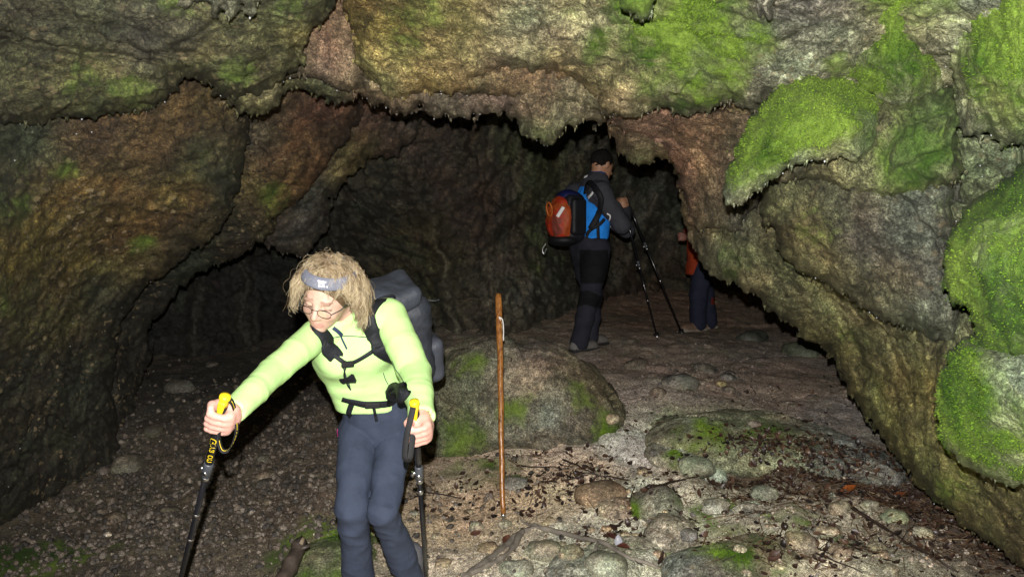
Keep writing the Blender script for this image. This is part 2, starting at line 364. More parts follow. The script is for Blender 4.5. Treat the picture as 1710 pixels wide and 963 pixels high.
roof = slab('cave_roof', [(560, -320), (2750, -320), (2750, 100), (1300, 165), (1258, 192), (1222, 172), (1182, 190), (1140, 192), (1100, 176), (1062, 193), (1014, 193), (1004, 166), (950, 131), (900, 120), (868, 116), (812, 128), (788, 152), (742, 162), (704, 150), (668, 166), (640, 160), (614, 130), (594, 102), (590, 60), (575, 20)],
    [(600, 100, 3.3), (800, 155, 3.3), (1010, 190, 3.3), (1250, 190, 3.0), (600, -100, 2.6), (1000, -100, 2.5), (1300, 0, 2.45), (1500, 100, 2.6), (1700, 0, 2.1), (2000, 0, 1.7), (2000, -300, 1.4), (2700, -50, 1.25), (700, -300, 2.1)],
    [(640, 60, (.24, .19, .075)), (600, 20, (.17, .13, .05)), (720, 110, (.25, .18, .085)), (660, 130, (.26, .21, .12)), (760, 40, (.20, .16, .08)), (700, 20, (.16, .15, .06)), (800, 90, (.24, .19, .10)), (850, 60, (.26, .22, .14)), (850, 135, (.22, .13, .085)), (930, 145, (.23, .14, .095)), (780, 140, (.22, .13, .08)), (940, 40, (.30, .26, .18)), (900, 100, (.24, .22, .14)), (1000, 60, (.31, .26, .19)), (1000, 110, (.22, .20, .13)), (870, 15, (.17, .18, .13)), (1060, 60, (.19, .20, .12)), (1070, 150, (.22, .20, .15)), (1180, 160, (.17, .16, .13)), (1250, 150, GRY), (1270, 80, (.19, .19, .16)), (1300, 40, (.15, .15, .14)), (1360, 60, (.14, .145, .13)), (1450, 20, (.2, .2, .15)), (1340, 10, (.17, .17, .17)), (1560, 80, (.16, .17, .13)), (1700, 0, GRY)],
    ridges=[([(785, 152), (800, 128), (870, 112), (950, 128), (1000, 160)], -.08, 3.5, 0)], moss=[(1165, 60, 125, 130, 1.1), (1060, 5, 55, 45, .9), (1100, 130, 70, 50, .4), (1000, 70, 30, 40, .45), (960, 30, 30, 30, .4), (690, 30, 60, 60, .3), (1400, 100, 40, 30, .5), (1500, 0, 90, 90, .6)], tone=(1.06, 1.05, .80), fleck=.55, R=.08, T=.3, amp=1.0, mat=ROCK_DRY, drips=.6)
tag(roof, 'pale tan rock lintel arching over the cave mouth', kind='structure')
slab('rock_slab', [(-420, -320), (630, -320), (605, -50), (565, 0), (532, 40), (514, 62), (502, 85), (512, 108), (470, 136), (430, 160), (392, 166), (358, 152), (340, 132), (302, 126), (300, 150), (245, 186), (165, 196), (112, 190), (60, 212), (0, 208), (-420, 222)],
    [(0, 208, 2.7), (300, 140, 3.0), (500, 100, 3.15), (0, 0, 2.4), (500, 0, 2.75), (-300, 0, 2.0), (200, -250, 1.9), (500, -250, 2.2), (-300, 200, 2.3)],
    [(60, 150, (.15, .14, .075)), (150, 140, (.13, .14, .06)), (230, 160, (.16, .16, .08)), (60, 60, (.11, .105, .08)), (150, 50, (.11, .11, .08)), (250, 60, (.11, .105, .09)), (300, 30, (.12, .115, .085)), (370, 60, (.18, .16, .085)), (330, 100, (.16, .15, .075)), (400, 130, (.17, .16, .075)), (450, 60, (.20, .17, .08)), (450, 110, (.18, .15, .08)), (520, 30, (.19, .17, .07)), (20, 200, (.14, .13, .10)), (-200, 50, (.10, .10, .08))],
    ridges=[([(-100, 60), (60, 75), (170, 92), (260, 105)], -.10, 4, 0), ([(130, 20), (230, 30), (300, 5)], .06, 10, 0)], moss=[(215, 150, 50, 30, .45), (400, 115, 40, 30, .5), (130, 130, 40, 30, .4), (320, 10, 60, 30, .4), (480, 15, 40, 40, .35)], fleck=.5, R=.07, T=.3, amp=1.1, parent=roof, drips=.6, tone=(.44, .46, .35))
slab('rock_slab', [(372, 120), (480, 120), (472, 150), (462, 172), (440, 188), (420, 192), (398, 186), (384, 170)], [(372, 150, 3.3), (480, 150, 3.4), (420, 188, 3.35), (420, 120, 3.3)],
    [(420, 170, (.19, .15, .07)), (460, 150, (.17, .14, .08))], R=.05, T=.25, amp=.5, parent=roof)
slab('rock_slab', [(470, -260), (640, -260), (612, 60), (606, 120), (606, 140), (590, 150), (560, 152), (540, 135), (515, 128), (490, 135), (470, 140)], [(480, 60, 3.45), (600, 60, 3.5), (540, 150, 3.55), (540, 20, 3.4), (560, -250, 2.6)],
    [(545, 80, (.17, .105, .08)), (520, 120, (.17, .125, .085)), (590, 60, (.18, .13, .09)), (560, -100, (.16, .14, .08)), (590, 140, (.2, .15, .09))], fleck=.4, R=.06, T=.2, amp=.7, parent=roof)
slab('rock_slab', [(460, 120), (640, 120), (650, 150), (625, 160), (600, 158), (580, 172), (548, 170), (520, 160), (495, 150), (476, 160), (466, 150)], [(480, 140, 3.75), (640, 140, 3.8), (550, 170, 3.8), (550, 120, 3.7)],
    [(500, 140, (.22, .18, .09)), (560, 150, (.17, .16, .08)), (620, 140, (.23, .16, .10))], fleck=.4, R=.06, T=.25, amp=.7, parent=roof)
slab('rock_slab', [(590, 120), (1070, 150), (1014, 200), (1004, 213), (988, 206), (952, 214), (936, 233), (912, 245), (892, 240), (870, 226), (856, 203), (840, 192), (800, 190), (788, 201), (740, 197), (718, 192), (704, 178), (682, 197), (662, 192), (640, 180), (600, 165)],
    [(600, 170, 3.65), (800, 190, 3.75), (910, 240, 3.6), (1010, 200, 3.85), (800, 130, 3.55), (1000, 150, 3.6)],
    [(650, 185, (.2, .15, .10)), (750, 190, (.17, .15, .12)), (810, 185, (.19, .14, .13)), (860, 190, (.20, .14, .10)), (900, 190, (.24, .16, .11)), (910, 225, (.2, .21, .12)), (960, 200, (.18, .16, .11)), (880, 215, (.17, .18, .11)), (1000, 195, (.2, .15, .1))],
    moss=[(915, 225, 35, 20, .4)], fleck=.4, R=.06, T=.3, amp=.7, rag=(6, 5), parent=roof, drips=1)

slab('rock_slab', [(750, 90), (1030, 110), (1024, 196), (990, 181), (930, 172), (890, 176), (850, 163), (800, 156), (765, 160)], [(760, 120, 3.38), (1020, 120, 3.4), (900, 170, 3.5), (1020, 190, 3.5)],
    [(820, 140, (.17, .125, .08)), (900, 140, (.18, .135, .09)), (980, 160, (.17, .135, .09)), (880, 165, (.17, .12, .075))], fleck=.4, R=.05, T=.25, amp=.6, parent=roof, drips=.8)
slab('rock_slab', [(330, -80), (452, -80), (440, 2), (424, 24), (404, 12), (388, 30), (372, 20), (362, 34), (350, 8), (338, -10)], [(340, -60, 2.3), (450, -60, 2.35), (390, 25, 2.45)],
    [(390, 10, (.34, .32, .25)), (430, 0, (.25, .23, .17)), (350, -40, GRY)], R=.05, T=.2, amp=.5, rag=(3, 5), parent=roof, tone=(.7, .7, .6), drips=.6)
slab('rock_slab', [(250, -80), (345, -80), (338, 2), (318, 16), (296, 14), (276, 6), (262, -10)], [(260, -60, 2.3), (340, -60, 2.3), (300, 10, 2.45)], [(300, 0, (.2, .19, .15)), (330, -40, GRY)], R=.05, T=.2, amp=.5, rag=(3, 5), parent=roof, tone=(.6, .6, .5), drips=.6)
slab('rock_slab', [(1030, -80), (1110, -80), (1092, 8), (1086, 36), (1070, 42), (1052, 26), (1040, 20), (1034, -10)], [(1040, -60, 2.3), (1100, -60, 2.3), (1070, 30, 2.42)], [(1060, 0, (.2, .22, .13)), (1070, 35, (.25, .25, .2))], moss=[(1060, -5, 50, 45, 1.0)], R=.05, T=.2, amp=.5, rag=(3, 4), parent=roof, mat=ROCK_DRY, drips=.3)
slab('rock_slab', [(1255, -80), (1345, -80), (1300, 4), (1292, 30), (1272, 36), (1258, 14)], [(1260, -60, 2.25), (1340, -60, 2.2), (1280, 25, 2.36)], [(1280, 10, (.24, .25, .22)), (1300, -40, GRY)], R=.05, T=.2, amp=.5, rag=(3, 5), parent=roof, mat=ROCK_DRY, drips=.3)
right = slab('rock_wall_right', [(1000, 150), (1400, 120), (1800, 200), (2750, 300), (2750, 1330), (1790, 1010), (1700, 945), (1640, 900), (1600, 865), (1522, 803), (1480, 742), (1432, 682), (1402, 622), (1386, 582), (1352, 571), (1300, 532), (1262, 500), (1226, 476), (1200, 472), (1176, 442), (1152, 402), (1138, 352), (1132, 302), (1112, 266), (1062, 276), (1032, 258), (1014, 210)],
    [(1020, 210, 3.95), (1060, 270, 4.2), (1130, 320, 4.3), (1200, 470, 4.1), (1250, 250, 3.6), (1380, 580, 3.9), (1480, 740, 3.5), (1600, 860, 3.0), (1700, 945, 2.75), (1600, 500, 2.8), (1700, 300, 2.5), (1400, 300, 3.1), (2100, 500, 1.8), (2100, 1200, 2.1), (2700, 500, 1.35), (2700, 1200, 1.5), (1650, 750, 2.65)],
    [(1050, 220, (.25, .16, .12)), (1070, 260, (.22, .20, .12)), (1110, 220, (.23, .14, .11)), (1160, 240, (.24, .15, .11)), (1170, 310, (.23, .15, .10)), (1160, 360, (.22, .17, .13)), (1210, 280, (.18, .15, .12)), (1190, 440, (.15, .16, .12)), (1230, 420, (.15, .155, .10)), (1240, 350, (.10, .10, .09)), (1300, 500, (.15, .15, .10)), (1350, 520, (.18, .16, .10)), (1380, 480, (.18, .16, .09)), (1430, 600, (.17, .155, .085)), (1480, 560, (.14, .13, .085)), (1470, 690, (.15, .14, .07)), (1530, 640, (.17, .14, .06)), (1520, 760, (.17, .145, .065)), (1590, 800, (.19, .17, .075)), (1560, 560, (.13, .125, .085)), (1650, 860, (.17, .13, .065)), (1700, 840, (.13, .12, .06)), (1690, 910, (.17, .14, .07)), (1540, 400, (.13, .13, .11)), (1640, 260, (.14, .145, .10)), (1700, 270, (.13, .14, .10)), (1600, 300, (.13, .14, .09)), (2000, 700, (.14, .13, .08))],
    ridges=[([(1290, 400), (1320, 440), (1400, 500), (1470, 555), (1500, 620), (1530, 660)], -.12, 4, 0), ([(1420, 560), (1460, 640), (1480, 700)], -.08, 4, 0), ([(1580, 540), (1560, 620), (1540, 700)], -.08, 5, 0)], moss=[(1540, 250, 60, 60, .6), (1580, 820, 50, 40, .45), (1230, 440, 40, 40, .4), (1500, 200, 60, 60, .6), (1600, 700, 30, 100, .4), (1430, 560, 40, 60, .3)], fleck=.35, R=.09, T=.35, amp=1.1, rag=(7, 4), back=.8, mat=ROCK_DRY, drips=.5, tone=(.74, .76, .54))
tag(right, 'grey and ochre rock buttress leaning in on the right of the cave mouth', kind='structure')
slab('rock_slab', [(1262, 300), (1330, 265), (1600, 285), (1612, 520), (1600, 565), (1560, 575), (1500, 545), (1425, 505), (1380, 470), (1330, 452), (1302, 420), (1292, 385), (1276, 374), (1272, 340)],
    [(1275, 350, 3.2), (1330, 440, 3.2), (1450, 350, 2.75), (1420, 500, 3.0), (1590, 400, 2.6), (1600, 540, 2.6), (1400, 280, 2.85)],
    [(1310, 370, (.19, .18, .10)), (1340, 340, (.17, .165, .09)), (1400, 370, (.15, .15, .085)), (1450, 350, (.16, .135, .105)), (1440, 400, (.14, .12, .105)), (1380, 430, (.20, .18, .10)), (1500, 380, (.13, .13, .115)), (1560, 360, (.13, .135, .12)), (1480, 470, (.16, .14, .09)), (1560, 480, (.13, .13, .11)), (1590, 340, (.14, .14, .12))],
    moss=[(1370, 380, 50, 35, .4), (1580, 340, 30, 40, .45)], fleck=.3, R=.08, T=.35, amp=.8, mat=ROCK_DRY, parent=right, tone=(.62, .64, .52))
slab('rock_slab', [(1290, 230), (1600, 140), (1608, 300), (1562, 316), (1530, 322), (1490, 336), (1455, 338), (1425, 325), (1400, 308), (1340, 300), (1300, 310)],
    [(1400, 300, 2.72), (1590, 300, 2.4), (1500, 200, 2.5), (1300, 280, 2.9), (1450, 330, 2.62)],
    [(1380, 290, (.16, .14, .10)), (1450, 310, (.17, .14, .09)), (1500, 270, (.18, .17, .10)), (1540, 260, (.15, .18, .07)), (1580, 290, (.15, .15, .11)), (1560, 200, (.15, .17, .08))],
    moss=[(1530, 255, 95, 85, .55), (1550, 180, 80, 60, .6)], fleck=.3, R=.06, T=.25, amp=.7, mat=ROCK_DRY, parent=right, tone=(.68, .72, .54))
slab('rock_slab', [(1000, 170), (1265, 180), (1268, 330), (1235, 385), (1190, 388), (1158, 380), (1142, 332), (1130, 290), (1110, 252), (1085, 236), (1058, 228), (1022, 214)], [(1020, 200, 3.75), (1110, 250, 3.98), (1145, 350, 4.1), (1255, 200, 3.4), (1240, 370, 3.65), (1150, 200, 3.55)],
    [(1050, 210, (.25, .15, .11)), (1110, 225, (.24, .14, .105)), (1170, 250, (.25, .16, .115)), (1160, 340, (.24, .16, .11)), (1220, 280, (.19, .155, .12)), (1200, 380, (.17, .16, .12)), (1240, 350, (.10, .10, .09))], fleck=.35, R=.06, T=.2, amp=.7, mat=ROCK_DRY, parent=right, tone=(.74, .72, .6), drips=.7)
MG = (.16, .19, .09)
LOBES = []
def lobe(label, *a, **k):
    k.setdefault('R', .22); k.setdefault('T', .30); k.setdefault('amp', .6); k.setdefault('facet', .35); k.setdefault('tone', (.9, .95, .8)); k.setdefault('fringe', .18)
    o = slab('moss_lobe', *a, mat=ROCK_DRY, parent=right, **k); o['label'] = label; LOBES.append(o); return o
lobe('domed rock lobe thick with bright green moss jutting over the entrance', [(1208, 322), (1214, 342), (1236, 344), (1272, 310), (1330, 276), (1400, 263), (1432, 272), (1470, 242), (1493, 215), (1482, 180), (1445, 140), (1400, 124), (1340, 126), (1290, 152), (1250, 210), (1225, 262)],
    [(1215, 335, 2.62), (1250, 210, 2.62), (1400, 258, 2.34), (1350, 190, 2.36), (1490, 215, 2.44), (1400, 130, 2.55), (1290, 290, 2.45)],
    [(1350, 170, MG), (1300, 290, PAL), (1240, 330, (.30, .30, .22)), (1400, 255, (.32, .32, .22)), (1340, 265, (.28, .28, .20)), (1460, 235, (.25, .26, .16)), (1380, 230, (.32, .31, .19)), (1260, 270, (.24, .28, .1))],
    moss=[(1345, 175, 175, 80, 1.12), (1270, 240, 65, 78, 1.06), (1245, 290, 36, 44, 0.90), (1430, 170, 91, 65, 1.01), (1400, 235, 78, 39, 0.50), (1460, 200, 45, 58, 0.78)], fleck=.2, rag=(3, 3), drips=.3)
lobe('bright green moss sheet hanging above the domed rock lobe', [(1395, -220), (1600, -220), (1585, 20), (1545, 45), (1572, 100), (1577, 150), (1560, 172), (1536, 186), (1512, 197), (1490, 182), (1440, 150), (1390, 118), (1425, 60), (1430, 0)],
    [(1500, 170, 2.45), (1400, 110, 2.62), (1500, 0, 2.3), (1500, -200, 2.1), (1570, 130, 2.42)],
    [(1480, 60, MG), (1530, 150, (.24, .22, .12)), (1515, 185, (.22, .22, .17)), (1400, 110, (.3, .29, .2)), (1540, 30, GRY)],
    moss=[(1490, 60, 97, 143, 1.12), (1530, 110, 78, 78, 0.95), (1450, 130, 65, 45, 1.01), (1490, -120, 117, 143, 1.01)], rag=(3, 4), drips=.3)
lobe('mottled moss and pale stone curtain with dripping hem beside the green moss sheet', [(1650, -220), (2750, -220), (2750, 240), (1760, 250), (1702, 243), (1682, 248), (1652, 228), (1622, 233), (1600, 222), (1592, 190), (1590, 150), (1582, 100), (1602, 50), (1628, 0)],
    [(1600, 200, 2.28), (1700, 230, 2.1), (1650, 50, 2.1), (2000, 100, 1.6), (1700, -200, 1.9), (2700, 100, 1.15)],
    [(1650, 60, MG), (1620, 110, (.32, .28, .17)), (1610, 180, (.28, .27, .17)), (1660, 190, (.27, .26, .13)), (1700, 150, (.25, .25, .1)), (1640, 225, (.24, .25, .19)), (1700, 20, OCH)],
    moss=[(1670, 60, 91, 104, 1.06), (1700, 180, 104, 91, 0.62), (1600, 130, 39, 65, 0.56), (1640, 150, 52, 78, 0.56), (1900, 50, 260, 260, 0.90)], rag=(4, 6), drips=.3)
lobe('broad fleecy yellow-green moss cushion on the buttress', [(2750, 200), (1770, 230), (1702, 285), (1660, 320), (1612, 352), (1582, 400), (1572, 440), (1570, 482), (1588, 508), (1612, 512), (1628, 535), (1622, 575), (1640, 596), (1680, 603), (1760, 600), (2750, 640)],
    [(1580, 450, 2.1), (1620, 560, 2.05), (1710, 450, 1.8), (1710, 300, 2.0), (2000, 400, 1.5), (2700, 400, 1.1), (1620, 400, 1.98), (1640, 340, 2.12)],
    [(1650, 430, (.24, .28, .12)), (1700, 560, MG), (1600, 470, (.28, .33, .12)), (1620, 400, (.2, .22, .1)), (1700, 470, (.28, .3, .16))],
    moss=[(1690, 480, 156, 169, 1.12), (1620, 420, 78, 104, 1.01), (1700, 320, 117, 78, 1.06), (1640, 560, 52, 52, 0.84), (1950, 420, 286, 286, 0.90)], rag=(4, 4), drips=.1)
lobe('lower rounded rock lobe half green moss half bare grey stone', [(1605, 575), (1582, 600), (1568, 640), (1562, 690), (1572, 735), (1600, 770), (1642, 798), (1690, 812), (1760, 815), (2750, 850), (2750, 560), (1700, 585)],
    [(1580, 650, 2.15), (1600, 760, 2.2), (1710, 700, 1.92), (2000, 700, 1.5), (2700, 700, 1.1), (1640, 640, 2.0)],
    [(1620, 650, MG), (1680, 640, (.17, .175, .11)), (1700, 700, (.18, .18, .11)), (1690, 780, (.27, .27, .15)), (1640, 780, (.2, .21, .12)), (1700, 620, GRY)],
    moss=[(1605, 650, 71, 104, 1.12), (1640, 740, 78, 58, 0.90), (1700, 770, 78, 52, 0.62), (1690, 690, 65, 52, 0.45), (1590, 720, 52, 65, 0.90), (1950, 700, 260, 156, 0.67)], rag=(3, 3), drips=.1)
# unseen shell round the cave, added to block sky light behind the faces above
def sky_shell():
    lo = np.array([[-7, 1.2, -1.5], [6, 1.2, -1.5], [6, 12.5, -1.5], [-7, 12.5, -1.5]], float)
    xs = np.linspace(-9, 8, 35); ys = np.linspace(.2, 13.5, 28)
    X, Y = np.meshgrid(xs, ys)
    edge = np.minimum(np.minimum(X + 9, 8 - X), 13.5 - Y)
    Z = np.where(edge < .05, -2.0, 3.4 + .35 * Y + 1.2 * fbm(np.stack([X, Y, X * 0], -1) * .6, 3) - .6 * np.exp(-edge))
    V = np.stack([X, Y, Z], -1).reshape(-1, 3); n = len(xs)
    i = np.arange((len(ys) - 1) * n).reshape(-1, n)[:, :-1].ravel()
    F = np.stack([i, i + 1, i + n + 1, i + n], -1)
    o = mk('sky_block_shell', V, F, ROCK_DRY, None, np.full((len(V), 3), .10), {'moss': np.full(len(V), .5), 'fleck': np.zeros(len(V))})
    return tag(o, 'unseen mossy rock shell added over the cave to block the sky', kind='structure')
sky_shell()

# ================================================================== the floor
FP = [(0, 870, 4.1), (250, 640, 6.0), (300, 600, 6.8), (400, 800, 4.6), (200, 960, 3.5), (400, 960, 3.4), (640, 975, 3.2), (840, 877, 3.85), (1000, 960, 3.25), (1000, 830, 3.9), (1060, 720, 4.6), (740, 780, 4.4), (740, 562, 7.2), (970, 583, 6.6),
      (1100, 560, 7.3), (1165, 553, 8.0), (1060, 490, 10.0), (1250, 640, 5.4), (1330, 600, 6.2), (1400, 720, 4.6), (1150, 780, 4.1), (1300, 800, 3.85), (1500, 830, 3.7), (1600, 950, 3.1), (1300, 960, 3.1), (1760, 1000, 3.0), (560, 900, 3.6), (500, 700, 5.4)]
fp = np.array([at(*p) for p in FP])
extra = np.array([[-4, 3, 0.0], [-4.5, 6, .3], [4, 2, .15], [4.5, 6, .5], [0, 1.5, .02], [-2, 1, 0], [2, 1, .05], [0, 0, 0.0], [-4, 9, .5], [4, 10, .6], [0, 12, .7]])
fp = np.concatenate([fp, extra])
_fz = tps(fp[:, :2] / 3, fp[:, 2])
def floor_z(x, y):
    x = np.asarray(x, float); y = np.asarray(y, float)
    far = smooth(4.5, 7.5, np.hypot(x, (y - 5.5) * .75))
    z = _fz(np.clip(x, -6, 6) / 3, np.clip(y, -2, 13) / 3) * (1 - far) + far * -.05
    p = np.stack([x, y, x * 0], -1)
    rg = smooth(-.1, .6, x) * (1 - smooth(4.0, 4.8, y)); z = z + rg * (.05 * ridged(p * 2.6 + 4, 3) - .03 + .02 * fbm(p * 7, 2))
    return z + .035 * fbm(p * 1.7, 3) + .025 * ridged(p * 3.3 + .3 * fbm(p * 5, 2)[..., None], 4) + .010 * fbm(p * 14, 3)
def floor_hit(px, py):
    """where the line of sight through that place meets the floor"""
    Ys = np.arange(2.2, 11, .01); P = at(np.full(len(Ys), px), np.full(len(Ys), py), Ys)
    k = np.argmax(P[:, 2] < floor_z(P[:, 0], P[:, 1])); return P[k]
def cave_floor():
    xs = np.concatenate([-np.geomspace(3.7, 80, 26)[::-1], np.arange(-3.6, 3.4, .016), np.geomspace(3.45, 80, 26)])
    ys = np.concatenate([-np.geomspace(.5, 80, 20)[::-1], np.arange(0, 2.4, .1), np.arange(2.4, 5.2, .014), np.arange(5.2, 11, .03), np.geomspace(11.1, 80, 14)])
    X, Y = np.meshgrid(xs, ys); Z = floor_z(X, Y); V = np.stack([X, Y, Z], -1).reshape(-1, 3)
    P = V; V = V.copy(); n = len(xs)
    i = (np.arange(len(ys) - 1)[:, None] * n + np.arange(n - 1)[None]).ravel()
    F = np.stack([i, i + 1, i + n + 1, i + n], -1)
    # pixel-free colouring: by where things lie on the ground
    cl = []
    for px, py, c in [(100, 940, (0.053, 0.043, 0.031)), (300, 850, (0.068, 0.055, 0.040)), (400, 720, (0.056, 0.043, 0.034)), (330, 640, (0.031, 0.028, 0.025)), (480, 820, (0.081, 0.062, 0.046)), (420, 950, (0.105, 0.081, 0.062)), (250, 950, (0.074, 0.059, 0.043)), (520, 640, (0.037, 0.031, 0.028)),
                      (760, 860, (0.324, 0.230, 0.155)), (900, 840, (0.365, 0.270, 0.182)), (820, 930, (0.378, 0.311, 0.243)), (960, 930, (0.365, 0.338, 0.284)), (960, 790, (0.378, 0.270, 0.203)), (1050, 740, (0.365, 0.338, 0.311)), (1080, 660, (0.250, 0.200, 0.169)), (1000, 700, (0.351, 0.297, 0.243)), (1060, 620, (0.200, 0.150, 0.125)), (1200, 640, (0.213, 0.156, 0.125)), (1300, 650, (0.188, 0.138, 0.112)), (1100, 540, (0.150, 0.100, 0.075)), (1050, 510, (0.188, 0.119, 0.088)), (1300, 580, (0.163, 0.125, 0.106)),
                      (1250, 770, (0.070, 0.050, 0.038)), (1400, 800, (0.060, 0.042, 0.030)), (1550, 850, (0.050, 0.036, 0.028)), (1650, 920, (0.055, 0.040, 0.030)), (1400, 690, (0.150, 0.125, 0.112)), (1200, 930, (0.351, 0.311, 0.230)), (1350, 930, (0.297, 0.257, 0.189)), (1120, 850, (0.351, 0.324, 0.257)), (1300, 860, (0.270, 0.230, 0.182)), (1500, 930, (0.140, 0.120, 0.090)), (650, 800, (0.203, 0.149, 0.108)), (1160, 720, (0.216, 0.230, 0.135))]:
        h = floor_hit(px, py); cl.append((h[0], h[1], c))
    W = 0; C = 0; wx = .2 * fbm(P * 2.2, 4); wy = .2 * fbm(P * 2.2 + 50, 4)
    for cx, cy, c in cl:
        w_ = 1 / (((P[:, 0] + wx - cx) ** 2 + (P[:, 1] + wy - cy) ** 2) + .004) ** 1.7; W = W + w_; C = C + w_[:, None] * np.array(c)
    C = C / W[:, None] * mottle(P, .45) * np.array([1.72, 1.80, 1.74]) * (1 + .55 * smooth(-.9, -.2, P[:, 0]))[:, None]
    M = np.zeros(len(P))
    for px, py, rx, ry, s in [(50, 940, .45, .35, .8), (800, 780, .35, .15, .6), (1180, 900, .28, .3, .55), (1230, 720, .5, .25, .6), (1190, 840, .16, .1, .8), (540, 900, .3, .4, .6), (1270, 780, .1, .1, .4), (830, 810, .2, .1, .7), (1330, 860, .2, .12, .4), (1120, 930, .25, .2, .5), (1250, 930, .25, .3, .6)]:
        h = floor_hit(px, py); r_ = np.hypot((P[:, 0] + wx * .5 - h[0]) / rx, (P[:, 1] + wy * .5 - h[1]) / ry); M = np.maximum(M, s * (1 - smooth(.4, 1.1, r_)))
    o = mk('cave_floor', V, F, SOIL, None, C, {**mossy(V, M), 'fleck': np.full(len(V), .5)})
    return tag(o, 'sandy stony floor of the cave', kind='structure')
FLOOR = cave_floor()
# ================================================================== sculpting by distance fields (bodies, clothes, packs, boulders)
class Field:
    def __init__(s, lo, hi, h):
        s.lo = np.array(lo, float); s.h = h; s.n = np.ceil((np.array(hi) - s.lo) / h).astype(int) + 1
        s.F = np.full(s.n, 1e3, np.float32); s.prims = []
    def _sub(s, lo, hi):
        a = np.clip(np.floor((np.array(lo) - s.lo) / s.h).astype(int), 0, s.n); b = np.clip(np.ceil((np.array(hi) - s.lo) / s.h).astype(int) + 1, 0, s.n)
        return a, b
    def _pts(s, a, b):
        g = [s.lo[k] + s.h * np.arange(a[k], b[k]) for k in range(3)]
        return np.stack(np.meshgrid(*g, indexing='ij'), -1).astype(np.float32)
    def put(s, fn, lo, hi, k=.02, col=None, cut=False):
        pad = max(k, .01) + 2.5 * s.h
        a, b = s._sub(np.array(lo) - pad, np.array(hi) + pad)
        if (b - a <= 0).any(): return s
        sl = tuple(slice(a[i], b[i]) for i in range(3))
        d = fn(s._pts(a, b)).astype(np.float32); F = s.F[sl]
        if cut:
            d = -d; hh = np.maximum(k - np.abs(F - d), 0) / max(k, 1e-6); s.F[sl] = np.maximum(F, d) + hh * hh * k * .25
        else:
            hh = np.maximum(k - np.abs(F - d), 0) / max(k, 1e-6); s.F[sl] = np.minimum(F, d) - hh * hh * k * .25
            s.prims.append((fn, col))
        return s
    def cone(s, a, b, ra, rb, k=.02, col=None, flat=None, cut=False):
        a = np.array(a, float); b = np.array(b, float); ab = b - a; L = (ab * ab).sum() + 1e-12
        if flat is not None: ax = np.array(flat[0], float); ax /= np.linalg.norm(ax); fc = flat[1]
        def fn(p):
            q = p - a
            t = np.clip((q @ ab) / L, 0, 1)
            r = q - t[..., None] * ab
            if flat is not None: r = r + (fc - 1) * (r @ ax)[..., None] * ax
            return np.sqrt((r * r).sum(-1)) - (ra + (rb - ra) * t)
        m = max(ra, rb)
        if flat is not None: m = m / min(1, fc)
        return s.put(fn, np.minimum(a, b) - m, np.maximum(a, b) + m, k, col, cut)
    def chain(s, pts, rad, **kw):
        for i in range(len(pts) - 1): s.cone(pts[i], pts[i + 1], rad[i], rad[i + 1], **kw)
        return s
    def ell(s, c, R, M=None, k=.02, col=None, cut=False):
        c = np.array(c, float); R = np.array(R, float); M = np.eye(3) if M is None else np.array(M, float)   # rows of M: the axes
        def fn(p):
            q = ((p - c) @ M.T) / R; l = np.sqrt((q * q).sum(-1)); g = np.sqrt(((q / R) ** 2).sum(-1))
            return l * (l - 1) / np.maximum(g, 1e-6)
        m = R.max(); return s.put(fn, c - m, c + m, k, col, cut)
    def box(s, c, H, M=None, rd=.02, k=.02, col=None, cut=False):
        c = np.array(c, float); H = np.array(H, float); M = np.eye(3) if M is None else np.array(M, float)
        def fn(p):
            q = np.abs((p - c) @ M.T) - (H - rd)
            return np.sqrt((np.maximum(q, 0) ** 2).sum(-1)) + np.minimum(q.max(-1), 0) - rd
        m = np.linalg.norm(H); return s.put(fn, c - m, c + m, k, col, cut)
    def mesh(s, name, mat, parent=None, default=(.5, .5, .5), colfn=None, attrs=None, warp=None):
        F = s.F; S = F < 0
        c8 = np.zeros(np.array(F.shape) - 1, np.uint8)
        for i in (0, 1):
            for j in (0, 1):
                for k in (0, 1): c8 += S[i:F.shape[0] - 1 + i, j:F.shape[1] - 1 + j, k:F.shape[2] - 1 + k]
        act = np.argwhere((c8 > 0) & (c8 < 8)); N = len(act)
        idm = -np.ones(c8.shape, np.int32); idm[tuple(act.T)] = np.arange(N)
        acc = np.zeros((N, 3)); cnt = np.zeros(N)
        off = [(i, j, k) for i in (0, 1) for j in (0, 1) for k in (0, 1)]
        for A in off:
            for ax in range(3):
                if A[ax] == 1: continue
                B = list(A); B[ax] = 1
                fa = F[tuple((act + A).T)]; fb = F[tuple((act + B).T)]
                m = (fa < 0) != (fb < 0); t = np.clip(fa / np.where(m, fa - fb, 1), 0, 1)
                pt = np.tile(np.array(A, float), (N, 1)); pt[:, ax] += t
                acc[m] += pt[m]; cnt[m] += 1
        V = s.lo + s.h * (act + acc / cnt[:, None])
        Q = []
        for ax in range(3):
            sl0 = [slice(None)] * 3; sl1 = [slice(None)] * 3; sl0[ax] = slice(0, -1); sl1[ax] = slice(1, None)
            ch = S[tuple(sl0)] != S[tuple(sl1)]; e = np.argwhere(ch); u, v = (ax + 1) % 3, (ax + 2) % 3
            e = e[(e[:, u] > 0) & (e[:, v] > 0) & (e[:, u] < F.shape[u] - 1) & (e[:, v] < F.shape[v] - 1)]
            q = []
            for du, dv in ((-1, -1), (0, -1), (0, 0), (-1, 0)):
                w_ = e.copy(); w_[:, u] += du; w_[:, v] += dv; q.append(idm[tuple(w_.T)])
            q = np.stack(q, -1); ins = S[tuple(e.T)]; q[~ins] = q[~ins][:, ::-1]; Q.append(q)
        Q = np.concatenate(Q); Q = Q[(Q >= 0).all(1)]
        C = np.tile(np.array(default, float), (N, 1))
        best = np.full(N, 1e9)
